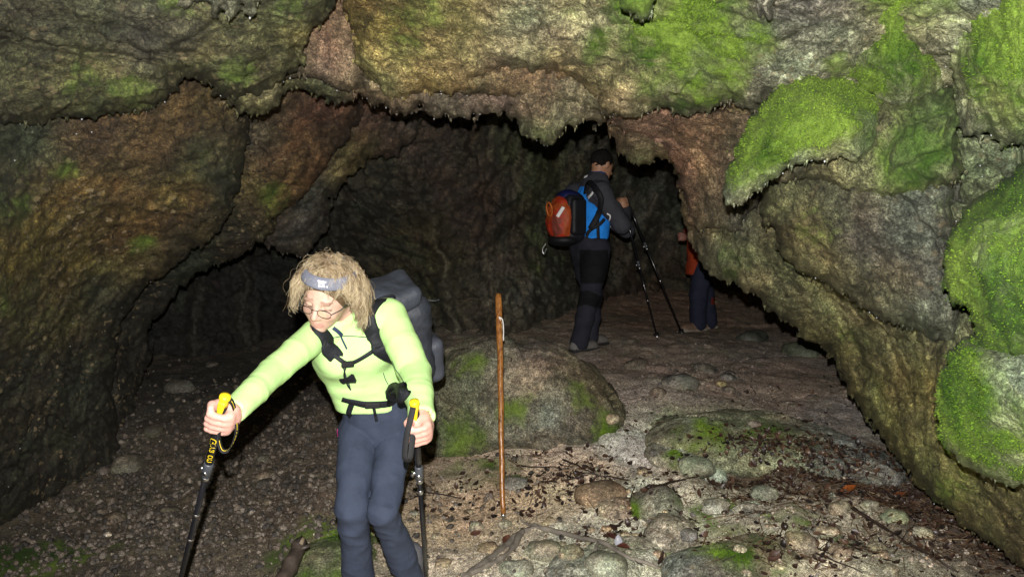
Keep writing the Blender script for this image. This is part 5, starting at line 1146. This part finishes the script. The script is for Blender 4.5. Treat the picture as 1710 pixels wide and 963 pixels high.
for s_ in [(862, 808, 42, (.20, .20, .21), 'smooth round grey stone beside the foot of the walking stick'), (1190, 793, 58, (.26, .29, .25), 'pale greenish oblong stone below the mossy rock hump'), (1255, 566, 58, (.075, .085, .085), 'large dark rounded cobble on the slope past the third hiker'), (1335, 588, 70, (.10, .11, .09), 'broad flat dark boulder stone tucked under the overhang'),
           (1165, 778, 60, GG, 'pale green wet cobble at the edge of the leaf litter'), (1277, 824, 52, (.22, .24, .2), 'flat grey-green stone amid leaf litter'), (1494, 863, 46, (.22, .25, .18), 'pale greenish cobble in the litter by the right wall'), (1452, 846, 34, (.2, .2, .17), 'small angular pale stone on dark litter'), (1195, 845, 50, (.27, .26, .22), 'pale flat stone beside a green moss tuft'),
           (1022, 700, 30, BG, 'beige cobble at the right foot of the big boulder'), (1007, 826, 90, (.26, .20, .15), 'broad sand-coloured stone sunk in the path'), (1150, 895, 34, (.17, .17, .18), 'slate grey pebble on the pale wedge rock'), (1205, 642, 18, (.3, .25, .14), 'small tan pebble standing on the slope'), (908, 920, 62, (.25, .25, .21), 'rounded grey stone inside the bend of the root'),
           (1012, 945, 86, (.23, .24, .21), 'large grey-green stone in the foreground under the root'), (955, 925, 40, (.27, .24, .18), 'tan stone beside the root fork'), (862, 950, 60, (.22, .23, .21), 'elongated grey stone below the root'), (815, 918, 44, (.29, .22, .15), 'tan stone near a red-brown leaf'), (1135, 640, 60, (.16, .16, .15), 'flat grey slab stone on the path bend'), (1065, 610, 44, (.15, .14, .12), 'brown cobble near the man\'s poles'), (1178, 620, 52, (.15, .155, .15), 'dark flat cobble on the upper slope'),
           (970, 560, 0, GR, ''), (215, 775, 60, (.12, .12, .11), 'pale grey stone at the foot of the left wall'), (255, 722, 40, DK, 'dark cobble near the left wall foot'), (300, 645, 50, (.07, .068, .06), 'dark cobble deep in the left chamber'), (540, 630, 44, DK, 'dark wet cobble behind the woman\'s arm'), (440, 800, 36, (.13, .11, .09), 'brown wet stone in the gravel bed'), (180, 893, 14, (.5, .48, .42), 'white pebble in the gravel bed'), (985, 905, 20, (.3, .3, .22), 'small pale pebble beside the dead leaves'), (1400, 850, 40, (.24, .23, .19), 'grey stone half under twigs'), (1340, 905, 60, (.27, .24, .18), 'tan mottled stone in the foreground'), (1300, 770, 0, GR, '')]:
    if s_[2]: stone(*s_, moss=(.22 if s_[3][1] > s_[3][0] * 1.04 else 0), sink=.55 if s_[2] > 40 else .40)
MARKS = [('the woman', WOMAN.location[:2]), ('the walking stick', sight(841, 876)[0][:2]), ('the big boulder', at(890, 680, 4.6)[:2]), ('the mossy hump', at(1250, 740, 4.2)[:2]), ('the tree root', sight(930, 890)[0][:2]), ('the orange leaf', sight(1418, 822)[0][:2]), ('the broken branch', at(470, 950, 3.1)[:2]),
         ('the right wall', at(1560, 850, 3.4)[:2]), ('the man in blue', at(975, 580, 6.6)[:2]), ('the half-hidden hiker', at(1170, 550, 8.0)[:2]), ('the left wall', at(190, 800, 4.7)[:2]), ('the wedge rock', at(1105, 870, 3.6)[:2]), ('the flat grey-green rock', at(1220, 940, 3.2)[:2]), ('the lettered pole tip', PR_tip[:2]), ('the left chamber', at(420, 610, 6.6)[:2]), ('the path bend', at(1060, 720, 4.6)[:2])]
def where(q):
    d = sorted((math.hypot(q[0] - m_[1][0], q[1] - m_[1][1]), m_[0]) for m_ in MARKS)
    return 'beside ' + d[0][1] if d[0][0] < .22 else 'between %s and %s' % (d[0][1], d[1][1])
def colour_word(c):
    l = sum(c) / 3; w_ = 'green-grey' if c[1] > c[0] * 1.02 else ('tan' if c[0] > c[2] * 1.45 else ('brown' if c[0] > c[2] * 1.25 else 'grey'))
    return ('dark ' if l < .11 else ('pale ' if l > .22 else '')) + w_
def scatter_stones(n, cx, cy, sx, sy, wlo, whi, cols, kind, group):
    c0 = floor_hit(cx, cy)
    for k in range(n):
        x = c0[0] + sx * RNG.randn(); y = c0[1] + sy * RNG.randn()
        q, nn = drop(x, y)
        if abs(q[0]) > 3.3 or q[1] < 2.9: continue
        wm = wlo + (whi - wlo) * RNG.rand() ** 2; c = cols[RNG.randint(len(cols))]; asp = .45 + .4 * RNG.rand()
        lab = '%s %s %s%s %s' % ('small' if wm < .055 else ('fist-sized' if wm < .09 else 'large'), colour_word(c), 'flat ' if asp < .58 else ('rounded ' if asp > .72 else ''), kind, where(q))
        stone(0, 0, wm * FPX / q[1], c, lab, group, asp, 0, .46 + .2 * RNG.rand(), (q, nn))
scatter_stones(42, 330, 820, .55, .55, .04, .11, [(.09, .075, .058), (.07, .06, .05), (.12, .10, .08), (.065, .06, .056)], 'wet cobble', 'cobbles in the gravel bed')
scatter_stones(26, 400, 690, .6, .5, .06, .16, [(.08, .07, .06), (.10, .09, .08)], 'cobble', 'cobbles of the left chamber')
scatter_stones(34, 930, 890, .45, .28, .03, .085, [PB, BG, (.25, .24, .21), (.30, .24, .17)], 'stone', 'stones on the sandy path')
scatter_stones(30, 1300, 890, .45, .25, .04, .12, [(.25, .24, .19), GG, (.28, .23, .18), (.22, .2, .16)], 'cobble', 'stones in the right foreground')
scatter_stones(26, 1180, 640, .55, .6, .04, .13, [(.15, .13, .115), (.17, .14, .12), (.13, .125, .12)], 'stone', 'stones on the upper slope')
# ---- gravel: far too many to count
def gravel(name, label, zones, cols, mat):
    Vs = []; Fs = []; Cs = []; n0 = 0
    for cx, cy, sx, sy, n, lo, hi, pal in zones:
        c0 = floor_hit(cx, cy)
        for k in range(n):
            x = c0[0] + sx * RNG.randn(); y = c0[1] + sy * RNG.randn()
            if y < 2.6 or abs(x) > 3.5: continue
            q, nn = drop(x, y); r_ = lo + (hi - lo) * RNG.rand() ** 3
            if q[2] > floor_z(x, y) + .035: continue
            V, F = (MID if r_ > .012 else SMALL)[RNG.randint(5)]
            A_ = np.linalg.qr(RNG.randn(3, 3))[0]; W = (V * np.array([1, .8, .6]) * r_) @ A_.T + q + np.array([0, 0, r_ * .15])
            Vs.append(W); Fs.append(F + n0); n0 += len(W); Cs.append(np.tile(np.array(cols[pal][RNG.randint(len(cols[pal]))]) * (.6 + .8 * RNG.rand()), (len(W), 1)))
    V = np.concatenate(Vs); o = mk(name, V, np.concatenate(Fs), mat, None, np.concatenate(Cs), {'moss': np.zeros(len(V)), 'fleck': np.zeros(len(V))})
    return tag(o, label, 'gravel', kind='stuff')
gravel('gravel', 'wet gravel and grit strewn over the cave floor', [(300, 860, .75, .6, 6500, .004, .024, 0), (450, 760, .7, .7, 2600, .005, .028, 0), (880, 900, .5, .35, 2000, .002, .010, 1), (780, 930, .35, .25, 900, .002, .010, 1), (1000, 800, .35, .4, 600, .002, .010, 1), (1250, 900, .55, .35, 1000, .003, .014, 1), (1150, 650, .6, .7, 900, .004, .018, 2), (1560, 900, .4, .3, 400, .004, .016, 1)],
    [[(.10, .08, .06), (.07, .058, .046), (.14, .11, .085), (.05, .043, .037), (.19, .16, .13)], [(.34, .28, .21), (.28, .23, .17), (.4, .34, .27), (.22, .2, .17), (.30, .22, .14)], [(.16, .13, .11), (.2, .17, .14), (.1, .09, .08)]], STONE)
# ---- the walking stick, left standing against the boulder
def stick():
    b0, _ = sight(841, 876); top = at(832, 491, b0[1] + .42)
    e = empty('walking_stick', b0); tag(e, 'varnished wooden walking stick standing alone in front of the boulder', 'walking stick')
    ax = unit(b0 - top); L = np.linalg.norm(b0 - top); s_ = np.linspace(0, L - .055, 40)
    P = top + s_[:, None] * ax + np.stack([.0025 * np.sin(s_ * 5) + .0012 * np.sin(s_ * 23), 0 * s_, 0 * s_], -1)
    R_ = np.interp(s_, [0, .01, .16, .5, L], [.0165, .0185, .0175, .0150, .0125]) + .0012 * np.abs(np.sin(s_ * 19)) ** 8
    mw, t, b = newmat('varnished_wood'); co = t.nodes.new('ShaderNodeTexCoord').outputs['Object']; mp = node(t, 'ShaderNodeMapping'); mp.inputs['Scale'].default_value = (60, 60, 6); t.links.new(co, mp.inputs[0])
    t.links.new(mixc(t, (.10, .030, .008), (.46, .20, .05), ramp(t, noise(t, mp.outputs[0], 1.4, 6, .8), [(.38, 0), (.62, 1)])), b.inputs['Base Color']); b.inputs['Roughness'].default_value = .28; bump(t, b, noise(t, mp.outputs[0], 2, 4), .3, .004)
    tube('shaft', P, R_, mw, e, 12)
    tube('ferrule', [P[-1] - ax * .004, P[-1] + ax * .018, P[-1] + ax * .02, b0 + ax * .02], [.0125, .0115, .006, .003], MATS['steel'], e, 10)
    c0 = top + ax * .125; tube('cord', bez([c0 + np.array([0, -.018, 0]), c0 + np.array([.020, -.018, -.015]), c0 + np.array([.026, -.02, -.07]), c0 + np.array([.024, -.02, -.115]), c0 + np.array([.018, -.022, -.10]), c0 + np.array([.016, -.02, -.04]), c0 + np.array([.004, -.02, -.005])], 36), .0032, plain('white_cord', (.75, .74, .7), .8), e, 6)
    tube('knot', [c0 + np.array([.024, -.02, -.108]), c0 + np.array([.024, -.02, -.128])], .006, plain('cord_knot', (.7, .69, .65), .8), e, 8)
stick()
WOODM = plain('wet_bark', (.055, .042, .034), .45, .5, bscale=60, bstr=.8, var=.5, vscale=25); ROOTM = plain('grey_root', (.20, .175, .145), .7, .3, bscale=70, bstr=.8, var=.4, vscale=20)
def rough_tube(name, P, R, mat, parent=None, n=10, amp=.12):
    P = np.asarray(P, float); R = np.broadcast_to(np.asarray(R, float), (len(P),)) * (1 + .5 * amp * fbm(P * 20, 2) * 4)
    if len(P) > 20: P = P + .010 * np.stack([fbm(P * 9, 3), fbm(P * 9 + 20, 3), fbm(P * 9 + 40, 3) - .3], -1)
    V, F = tube_arrays(P, R, n); c = np.repeat(np.asarray(P), n, 0); V = c + (V - c) * (1 + amp * 2.5 * fbm(V * 35, 3))[:, None]; return mk(name, V, F, mat, parent)
def root():
    def line(px, lift): return bez([sight(*p)[0] + np.array([0, 0, lift]) for p in px], 50)
    e = empty('tree_root', sight(920, 890)[0]); tag(e, 'gnarled grey tree root snaking over the sandy foreground', 'root')
    P = line([(775, 965), (810, 940), (845, 912), (872, 890), (905, 882), (950, 893), (1000, 905), (1045, 930), (1100, 948)], .006); rough_tube('main_root', P, np.linspace(.021, .007, len(P)), ROOTM, e)
    P = line([(872, 890), (858, 915), (835, 935), (800, 955), (770, 962)], .014); rough_tube('root_branch', P, np.linspace(.016, .012, len(P)), ROOTM, e)
    P = line([(1000, 905), (985, 935), (970, 955)], .008); rough_tube('root_branch', P, np.linspace(.008, .004, len(P)), ROOTM, e)
    P = line([(905, 882), (880, 876), (868, 868)], .006); rough_tube('root_branch', P, np.linspace(.010, .004, len(P)), ROOTM, e)
root()
TWP = plain('splintered_wood', (.22, .17, .11), .7, var=.4)
def log():
    a_, b_ = at(503, 903, 3.20), at(425, 1010, 2.80); b_[2] = floor_z(b_[0], b_[1]) + .03
    e = empty('branch', b_); tag(e, 'dark wet broken branch resting on the mossy rock by the woman', 'branch')
    P = np.linspace(a_, b_, 24) + .0025 * RNG.randn(24, 3); rough_tube('stem', P, np.linspace(.029, .035, 24), WOODM, e, 16, .07)
    tn = unit(b_ - a_); sd = unit(np.cross(tn, (0, 0, 1))); uu = np.cross(sd, tn); RT = plain('rotten_wood', (.016, .010, .008), .8, bscale=80, bstr=1)
    for k in range(9):
        an = k * .698 + .3 * RNG.rand(); o0 = (sd * math.cos(an) + uu * math.sin(an)) * .019; L = .005 + .012 * RNG.rand() * (1.8 if k == 2 else 1)
        rough_tube('splinter', [a_ + o0 + tn * .03, a_ + o0 * .95, a_ + o0 * .8 - tn * L], [.012, .0095, .002], RT if k % 3 else TWP, e, 5, .2)
    rough_tube('side_knot', [a_ + unit(b_ - a_) * .05, a_ + unit(b_ - a_) * .03 + np.array([.05, -.01, .01])], [.016, .006], WOODM, e, 7, .2)
log()
# ---- twigs one can pick out, then the litter as one mass
TWM = [plain('twig_dark', (.03, .02, .015), .5, .4, var=.4), plain('twig_brown', (.13, .075, .04), .6, .4, var=.4), plain('twig_pale', (.30, .22, .13), .6, .4, var=.3)]
def twig(p0, p1, r_, m_, label, group=None):
    P = [sight(p0[0] + (p1[0] - p0[0]) * t, p0[1] + (p1[1] - p0[1]) * t)[0] for t in np.linspace(0, 1, 7)]; P = np.array(P); L = np.linalg.norm(P[-1] - P[0])
    if np.abs(np.diff(P[:, 1])).max() > .5: return
    for _ in range(2): P[1:-1] = (P[:-2] + 2 * P[1:-1] + P[2:]) / 4
    P[:, 2] += r_ + .006; P[1:-1] += .03 * L * .3 * RNG.randn(5, 3); V, F = tube_arrays(P, np.linspace(r_, r_ * .5, 7), 5)
    o = mk('twig', V, F, TWM[m_], None); tag(o, '%s %s twig %s' % ('thick' if r_ > .0055 else ('slender' if r_ > .0035 else 'hair-thin'), ['blackened', 'brown', 'pale straw'][m_], where(P[3])), 'twig', group)
for a_, b_, r_, m_ in [((1290, 755), (1340, 775), .003, 2), ((1240, 803), (1310, 800), .003, 1), ((1400, 810), (1470, 830), .004, 2), ((1410, 845), (1600, 960), .008, 0), ((1430, 855), (1560, 940), .006, 0), ((1490, 930), (1530, 870), .003, 0), ((1560, 870), (1680, 915), .003, 1), ((1560, 930), (1640, 950), .003, 0), ((1600, 870), (1700, 930), .004, 0), ((1230, 835), (1320, 828), .005, 0), ((1180, 870), (1240, 860), .003, 1), ((1330, 900), (1390, 930), .005, 0), ((1350, 920), (1440, 960), .005, 0), ((1200, 790), (1260, 800), .003, 1), ((1440, 880), (1470, 920), .003, 1), ((1300, 745), (1360, 760), .003, 1), ((1380, 870), (1400, 905), .003, 0), ((1540, 900), (1700, 905), .003, 2), ((1500, 915), (1600, 925), .0025, 1), ((1630, 890), (1700, 950), .004, 0)]:
    twig(a_, b_, r_, m_, 'thin twig lying in the dark litter beside the right wall', 'twigs in the litter by the right wall')
for a_, b_, r_, m_ in [((940, 770), (1010, 800), .006, 0), ((960, 790), (1050, 805), .006, 0), ((1000, 835), (1060, 815), .004, 0), ((1080, 818), (1160, 800), .008, 0), ((870, 780), (950, 785), .005, 0), ((1060, 815), (1050, 840), .003, 0), ((940, 805), (985, 795), .005, 0), ((690, 820), (770, 835), .006, 0), ((700, 800), (745, 840), .004, 1), ((850, 770), (880, 790), .004, 1)]:
    twig(a_, b_, r_, m_, 'dark twig lying across the sand below the boulder', 'twigs on the sand')
def leaf_shape(L, w, curl, R_):
    t = np.array([0, .25, .5, .75, 1.0]); ww = w * np.array([.1, .8, 1, .7, .05]); V = []
    for a_, b_ in zip(t, ww): z = curl * L * (a_ - .5) ** 2; V += [(L * (a_ - .5), -b_ / 2, z + .25 * b_), (L * (a_ - .5), 0, z), (L * (a_ - .5), b_ / 2, z + .25 * b_)]
    F = []
    for i in range(4):
        for j in range(2): F.append((i * 3 + j, i * 3 + j + 1, i * 3 + j + 4, i * 3 + j + 3))
    return np.array(V), np.array(F)
LEAFM = plain('dead_leaf', (0, 0, 0), .42, .5, attr=True, var=.4, vscale=40)
def rotm(n, a): z = unit(n + .35 * RNG.randn(3)); x = unit(np.cross((math.cos(a), math.sin(a), .1), z)); return np.stack([x, np.cross(z, x), z], 1)
for px, py, L, c, lab in [(1022, 897, .055, (.05, .018, .014), 'curled dark red leaf beside the root'), (1034, 905, .06, (.30, .30, .34), 'wet shiny pale leaf on the red-brown leaves by the root'), (1040, 915, .06, (.07, .022, .015), 'red-brown leaf under the pale wet leaf'), (845, 905, .075, (.09, .035, .022), 'red-brown leaf on the sand beside the root bend'), (795, 893, .06, (.10, .045, .03), 'brown leaf on the sand left of the walking stick'), (1418, 822, .10, (.24, .065, .014), 'bright orange dead leaf in the dark litter'), (1065, 943, .05, (.03, .02, .018), 'black rotted leaf on the pale foreground stones'), (1160, 885, .035, (.02, .015, .014), 'small black leaf on the pale wedge rock'), (910, 845, .045, (.04, .022, .016), 'dark curled leaf in the middle of the sand path'), (885, 862, .04, (.05, .026, .018), 'small dark leaf right of the walking stick foot'), (1050, 712, .05, (.02, .018, .018), 'black leaf on the pale clay at the boulder\'s side'), (1290, 930, .07, (.06, .03, .02), 'brown leaf on the foreground rocks'), (1110, 935, .08, (.05, .028, .02), 'long brown leaf on the pale foreground clay'), (1500, 832, .09, (.12, .04, .014), 'rusty leaf fallen against the right wall litter'), (1400, 928, .06, (.14, .05, .018), 'orange-brown leaf among dark twigs')]:
    q, n = sight(px, py); V, F = leaf_shape(L, L * .6, .8 * RNG.rand(), RNG); W = V @ rotm(n, RNG.rand() * 6.28).T
    o = mk('dead_leaf', W, F, LEAFM, None, np.tile(c, (len(V), 1))); o.location = Vector(q + n * .008); tag(o, lab, 'leaf')
def litter():
    Vs = []; Fs = []; Cs = []; n0 = 0
    cols = [(.025, .015, .011), (.04, .02, .014), (.06, .032, .02), (.09, .05, .03), (.015, .011, .010), (.03, .018, .016)]
    for cx, cy, sx, sy, n, needles in [(1260, 770, .22, .10, 750, .3), (1350, 765, .18, .08, 400, .4), (1420, 820, .28, .13, 800, .5), (1540, 850, .30, .18, 900, .6), (1640, 910, .22, .14, 600, .6), (1480, 780, .16, .2, 260, .5), (1370, 920, .25, .10, 330, .4), (885, 755, .2, .06, 220, .5), (950, 800, .16, .1, 260, .3), (900, 830, .28, .15, 160, .1), (730, 825, .2, .1, 130, .4), (1200, 850, .25, .12, 160, .5), (1020, 890, .12, .06, 60, .1), (1330, 670, .4, .4, 160, .6), (1060, 700, .1, .15, 30, .1)]:
        c0 = sight(cx, cy)[0]
        for k in range(n):
            x, y = c0[0] + sx * RNG.randn(), c0[1] + sy * RNG.randn()
            if y < 2.7: continue
            q, nn = drop(x, y)
            if cx < 1150 and q[2] > floor_z(x, y) + .05: continue
            if RNG.rand() < needles:
                L = .03 + .10 * RNG.rand() ** 2; a_ = RNG.rand() * 6.28; d = np.array([math.cos(a_), math.sin(a_), .25 * RNG.randn()]) * L / 2; w_ = np.array([-math.sin(a_), math.cos(a_), 0]) * (.0010 + .0016 * RNG.rand()); u = np.array([0, 0, .002])
                q = q + nn * (.004 + .012 * RNG.rand()); V = np.array([q - d - w_, q - d + w_, q + d + w_, q + d - w_, q - d + u, q + d + u]); F = np.array([(0, 4, 5, 3), (4, 1, 2, 5), (0, 3, 2, 1)]); c = [(.15, .10, .055), (.06, .035, .02), (.025, .017, .013), (.10, .055, .028)][RNG.randint(4)]
            else:
                L = .012 + .035 * RNG.rand() ** 1.5; V, F = leaf_shape(L, L * (.45 + .3 * RNG.rand()), 1.5 * RNG.rand(), RNG); V = V @ rotm(nn, RNG.rand() * 6.28).T + q + nn * (.004 + .012 * RNG.rand()); c = cols[RNG.randint(6)]
            Vs.append(V); Fs.append(F + n0); n0 += len(V); Cs.append(np.tile(c, (len(V), 1)))
    o = mk('leaf_litter', np.concatenate(Vs), np.concatenate(Fs), LEAFM, None, np.concatenate(Cs)); tag(o, 'dark rotting leaves and needles littering the floor', 'leaf litter', kind='stuff')
litter()
# ---- moss fibres standing on the green surfaces
MOSSM = plain('moss_fibre', (0, 0, 0), .8, .2, attr=True, var=.3, vscale=30)
def fuzz(o, n, L, thr=.55):
    me = o.data; c = coords(o); nn = normals(o); a = np.zeros(len(c), np.float32); me.attributes['moss'].data.foreach_get('value', a)
    ok = np.where(a > thr)[0]
    mw = c[ok]; u = mw[:, 0] / np.maximum(mw[:, 1], .1); ok = ok[np.abs(u) < .8]
    if not len(ok): return
    i = ok[RNG.randint(len(ok), size=n)]; jit = .012 * RNG.randn(n, 3); P = c[i] + jit - nn[i] * (jit * nn[i]).sum(1)[:, None]; N = nn[i]
    D = N + .55 * RNG.randn(n, 3) + np.array([0, 0, -.25]); D /= np.linalg.norm(D, axis=1)[:, None]; S = np.cross(D, RNG.randn(n, 3)); S /= np.linalg.norm(S, axis=1)[:, None]
    l_ = L * (.4 + RNG.rand(n))[:, None]; w_ = (.0012 + .0012 * RNG.rand(n))[:, None]
    V = np.stack([P - S * w_ - N * .003, P + S * w_ - N * .003, P + D * l_], 1).reshape(-1, 3); F = np.arange(3 * n).reshape(-1, 3)
    g = np.clip(.5 + 1.0 * fbm(P * 4 + 60, 4) + .15 * RNG.randn(n), 0, 1)[:, None]; C = np.array([.036, .09, .004]) * (1 - g) + np.array([.17, .27, .026]) * g
    m_ = mk('moss_fibres', V, F, MOSSM, o, np.repeat(C, 3, 0)); m_['kind'] = 'stuff'
for o in LOBES: fuzz(o, 9000, .0040, .75)
fuzz(roof, 7000, .005, .85); fuzz(right, 3000, .005, .85)
for o in ROCKS: fuzz(o, 2500, .007, .75)
# ---- dripstone fringe: small ragged teeth along the free rock edges
def fringe():
    a = np.linspace(0, 2 * np.pi, 5, endpoint=False)
    for nm, items in FRINGE.items():
        o = bpy.data.objects[nm]; Vs = []; Fs = []; Cs = []; n0 = 0
        for p, c in items:
            L = .003 + .022 * RNG.rand() ** 3; r_ = .005 + .009 * RNG.rand(); p = p + np.array([0, -.012 - .02 * RNG.rand(), .012])
            ring = [p + np.stack([r_ * np.cos(a), r_ * np.sin(a), 0 * a], -1), p + np.array([.002 * RNG.randn(), 0, -.5 * L]) + .62 * r_ * np.stack([np.cos(a), np.sin(a), 0 * a], -1)]
            V = np.concatenate(ring + [[p + np.array([.003 * RNG.randn(), 0, -L - .012])]])
            Vs.append(V); F = [(j, (j + 1) % 5, 5 + (j + 1) % 5) for j in range(5)] + [(j, 5 + (j + 1) % 5, 5 + j) for j in range(5)] + [(5 + j, 5 + (j + 1) % 5, 10) for j in range(5)]
            Fs.append(np.array(F) + n0); n0 += 11; Cs.append(np.tile(c, (11, 1)))
        V = np.concatenate(Vs); f = mk('dripstone_fringe', V, np.concatenate(Fs), ROCK, o, np.concatenate(Cs), {'moss': np.zeros(len(V)), 'mtone': np.zeros(len(V)), 'fleck': np.zeros(len(V))}); f['kind'] = 'stuff'
fringe()
# ---- drops hanging from the rock edges; pale beads on the faces imitate wet glints
def drops():
    Vs = []; Fs = []; n0 = 0; V0, F0 = SMALL[0]; V0 = V0 / np.linalg.norm(V0, axis=1)[:, None]
    for p in DRIPS[::2]:
        r_ = .0012 + .0026 * RNG.rand() ** 3; Vs.append(V0 * np.array([1, 1, 1.5]) * r_ + p + np.array([0, -.006, -r_])); Fs.append(F0 + n0); n0 += len(V0)
    for src, nd in ((left, 90), (roof, 70), (roof.children[0], 160), (right, 80), (back, 60)):  # scattered over the faces to stand in for wet glints
        c = coords(src); i = RNG.randint(len(c), size=nd * 6); i = i[vnoise(c[i] * 3) > .15][:nd]
        for k in i:
            r_ = .0010 + .0022 * RNG.rand() ** 2; Vs.append(V0 * r_ + c[k] + np.array([0, -.004, 0])); Fs.append(F0 + n0); n0 += len(V0)
    m_, t, b = newmat('water_drop_and_glint'); b.inputs['Base Color'].default_value = (.55, .57, .58, 1); b.inputs['Roughness'].default_value = .03; b.inputs['Specular IOR Level'].default_value = 1.0
    o = mk('water_drops_and_glints', np.concatenate(Vs), np.concatenate(Fs), m_); tag(o, 'glinting water drops on the rock edges and pale beads imitating wet glints', 'water drops', kind='stuff')
drops()
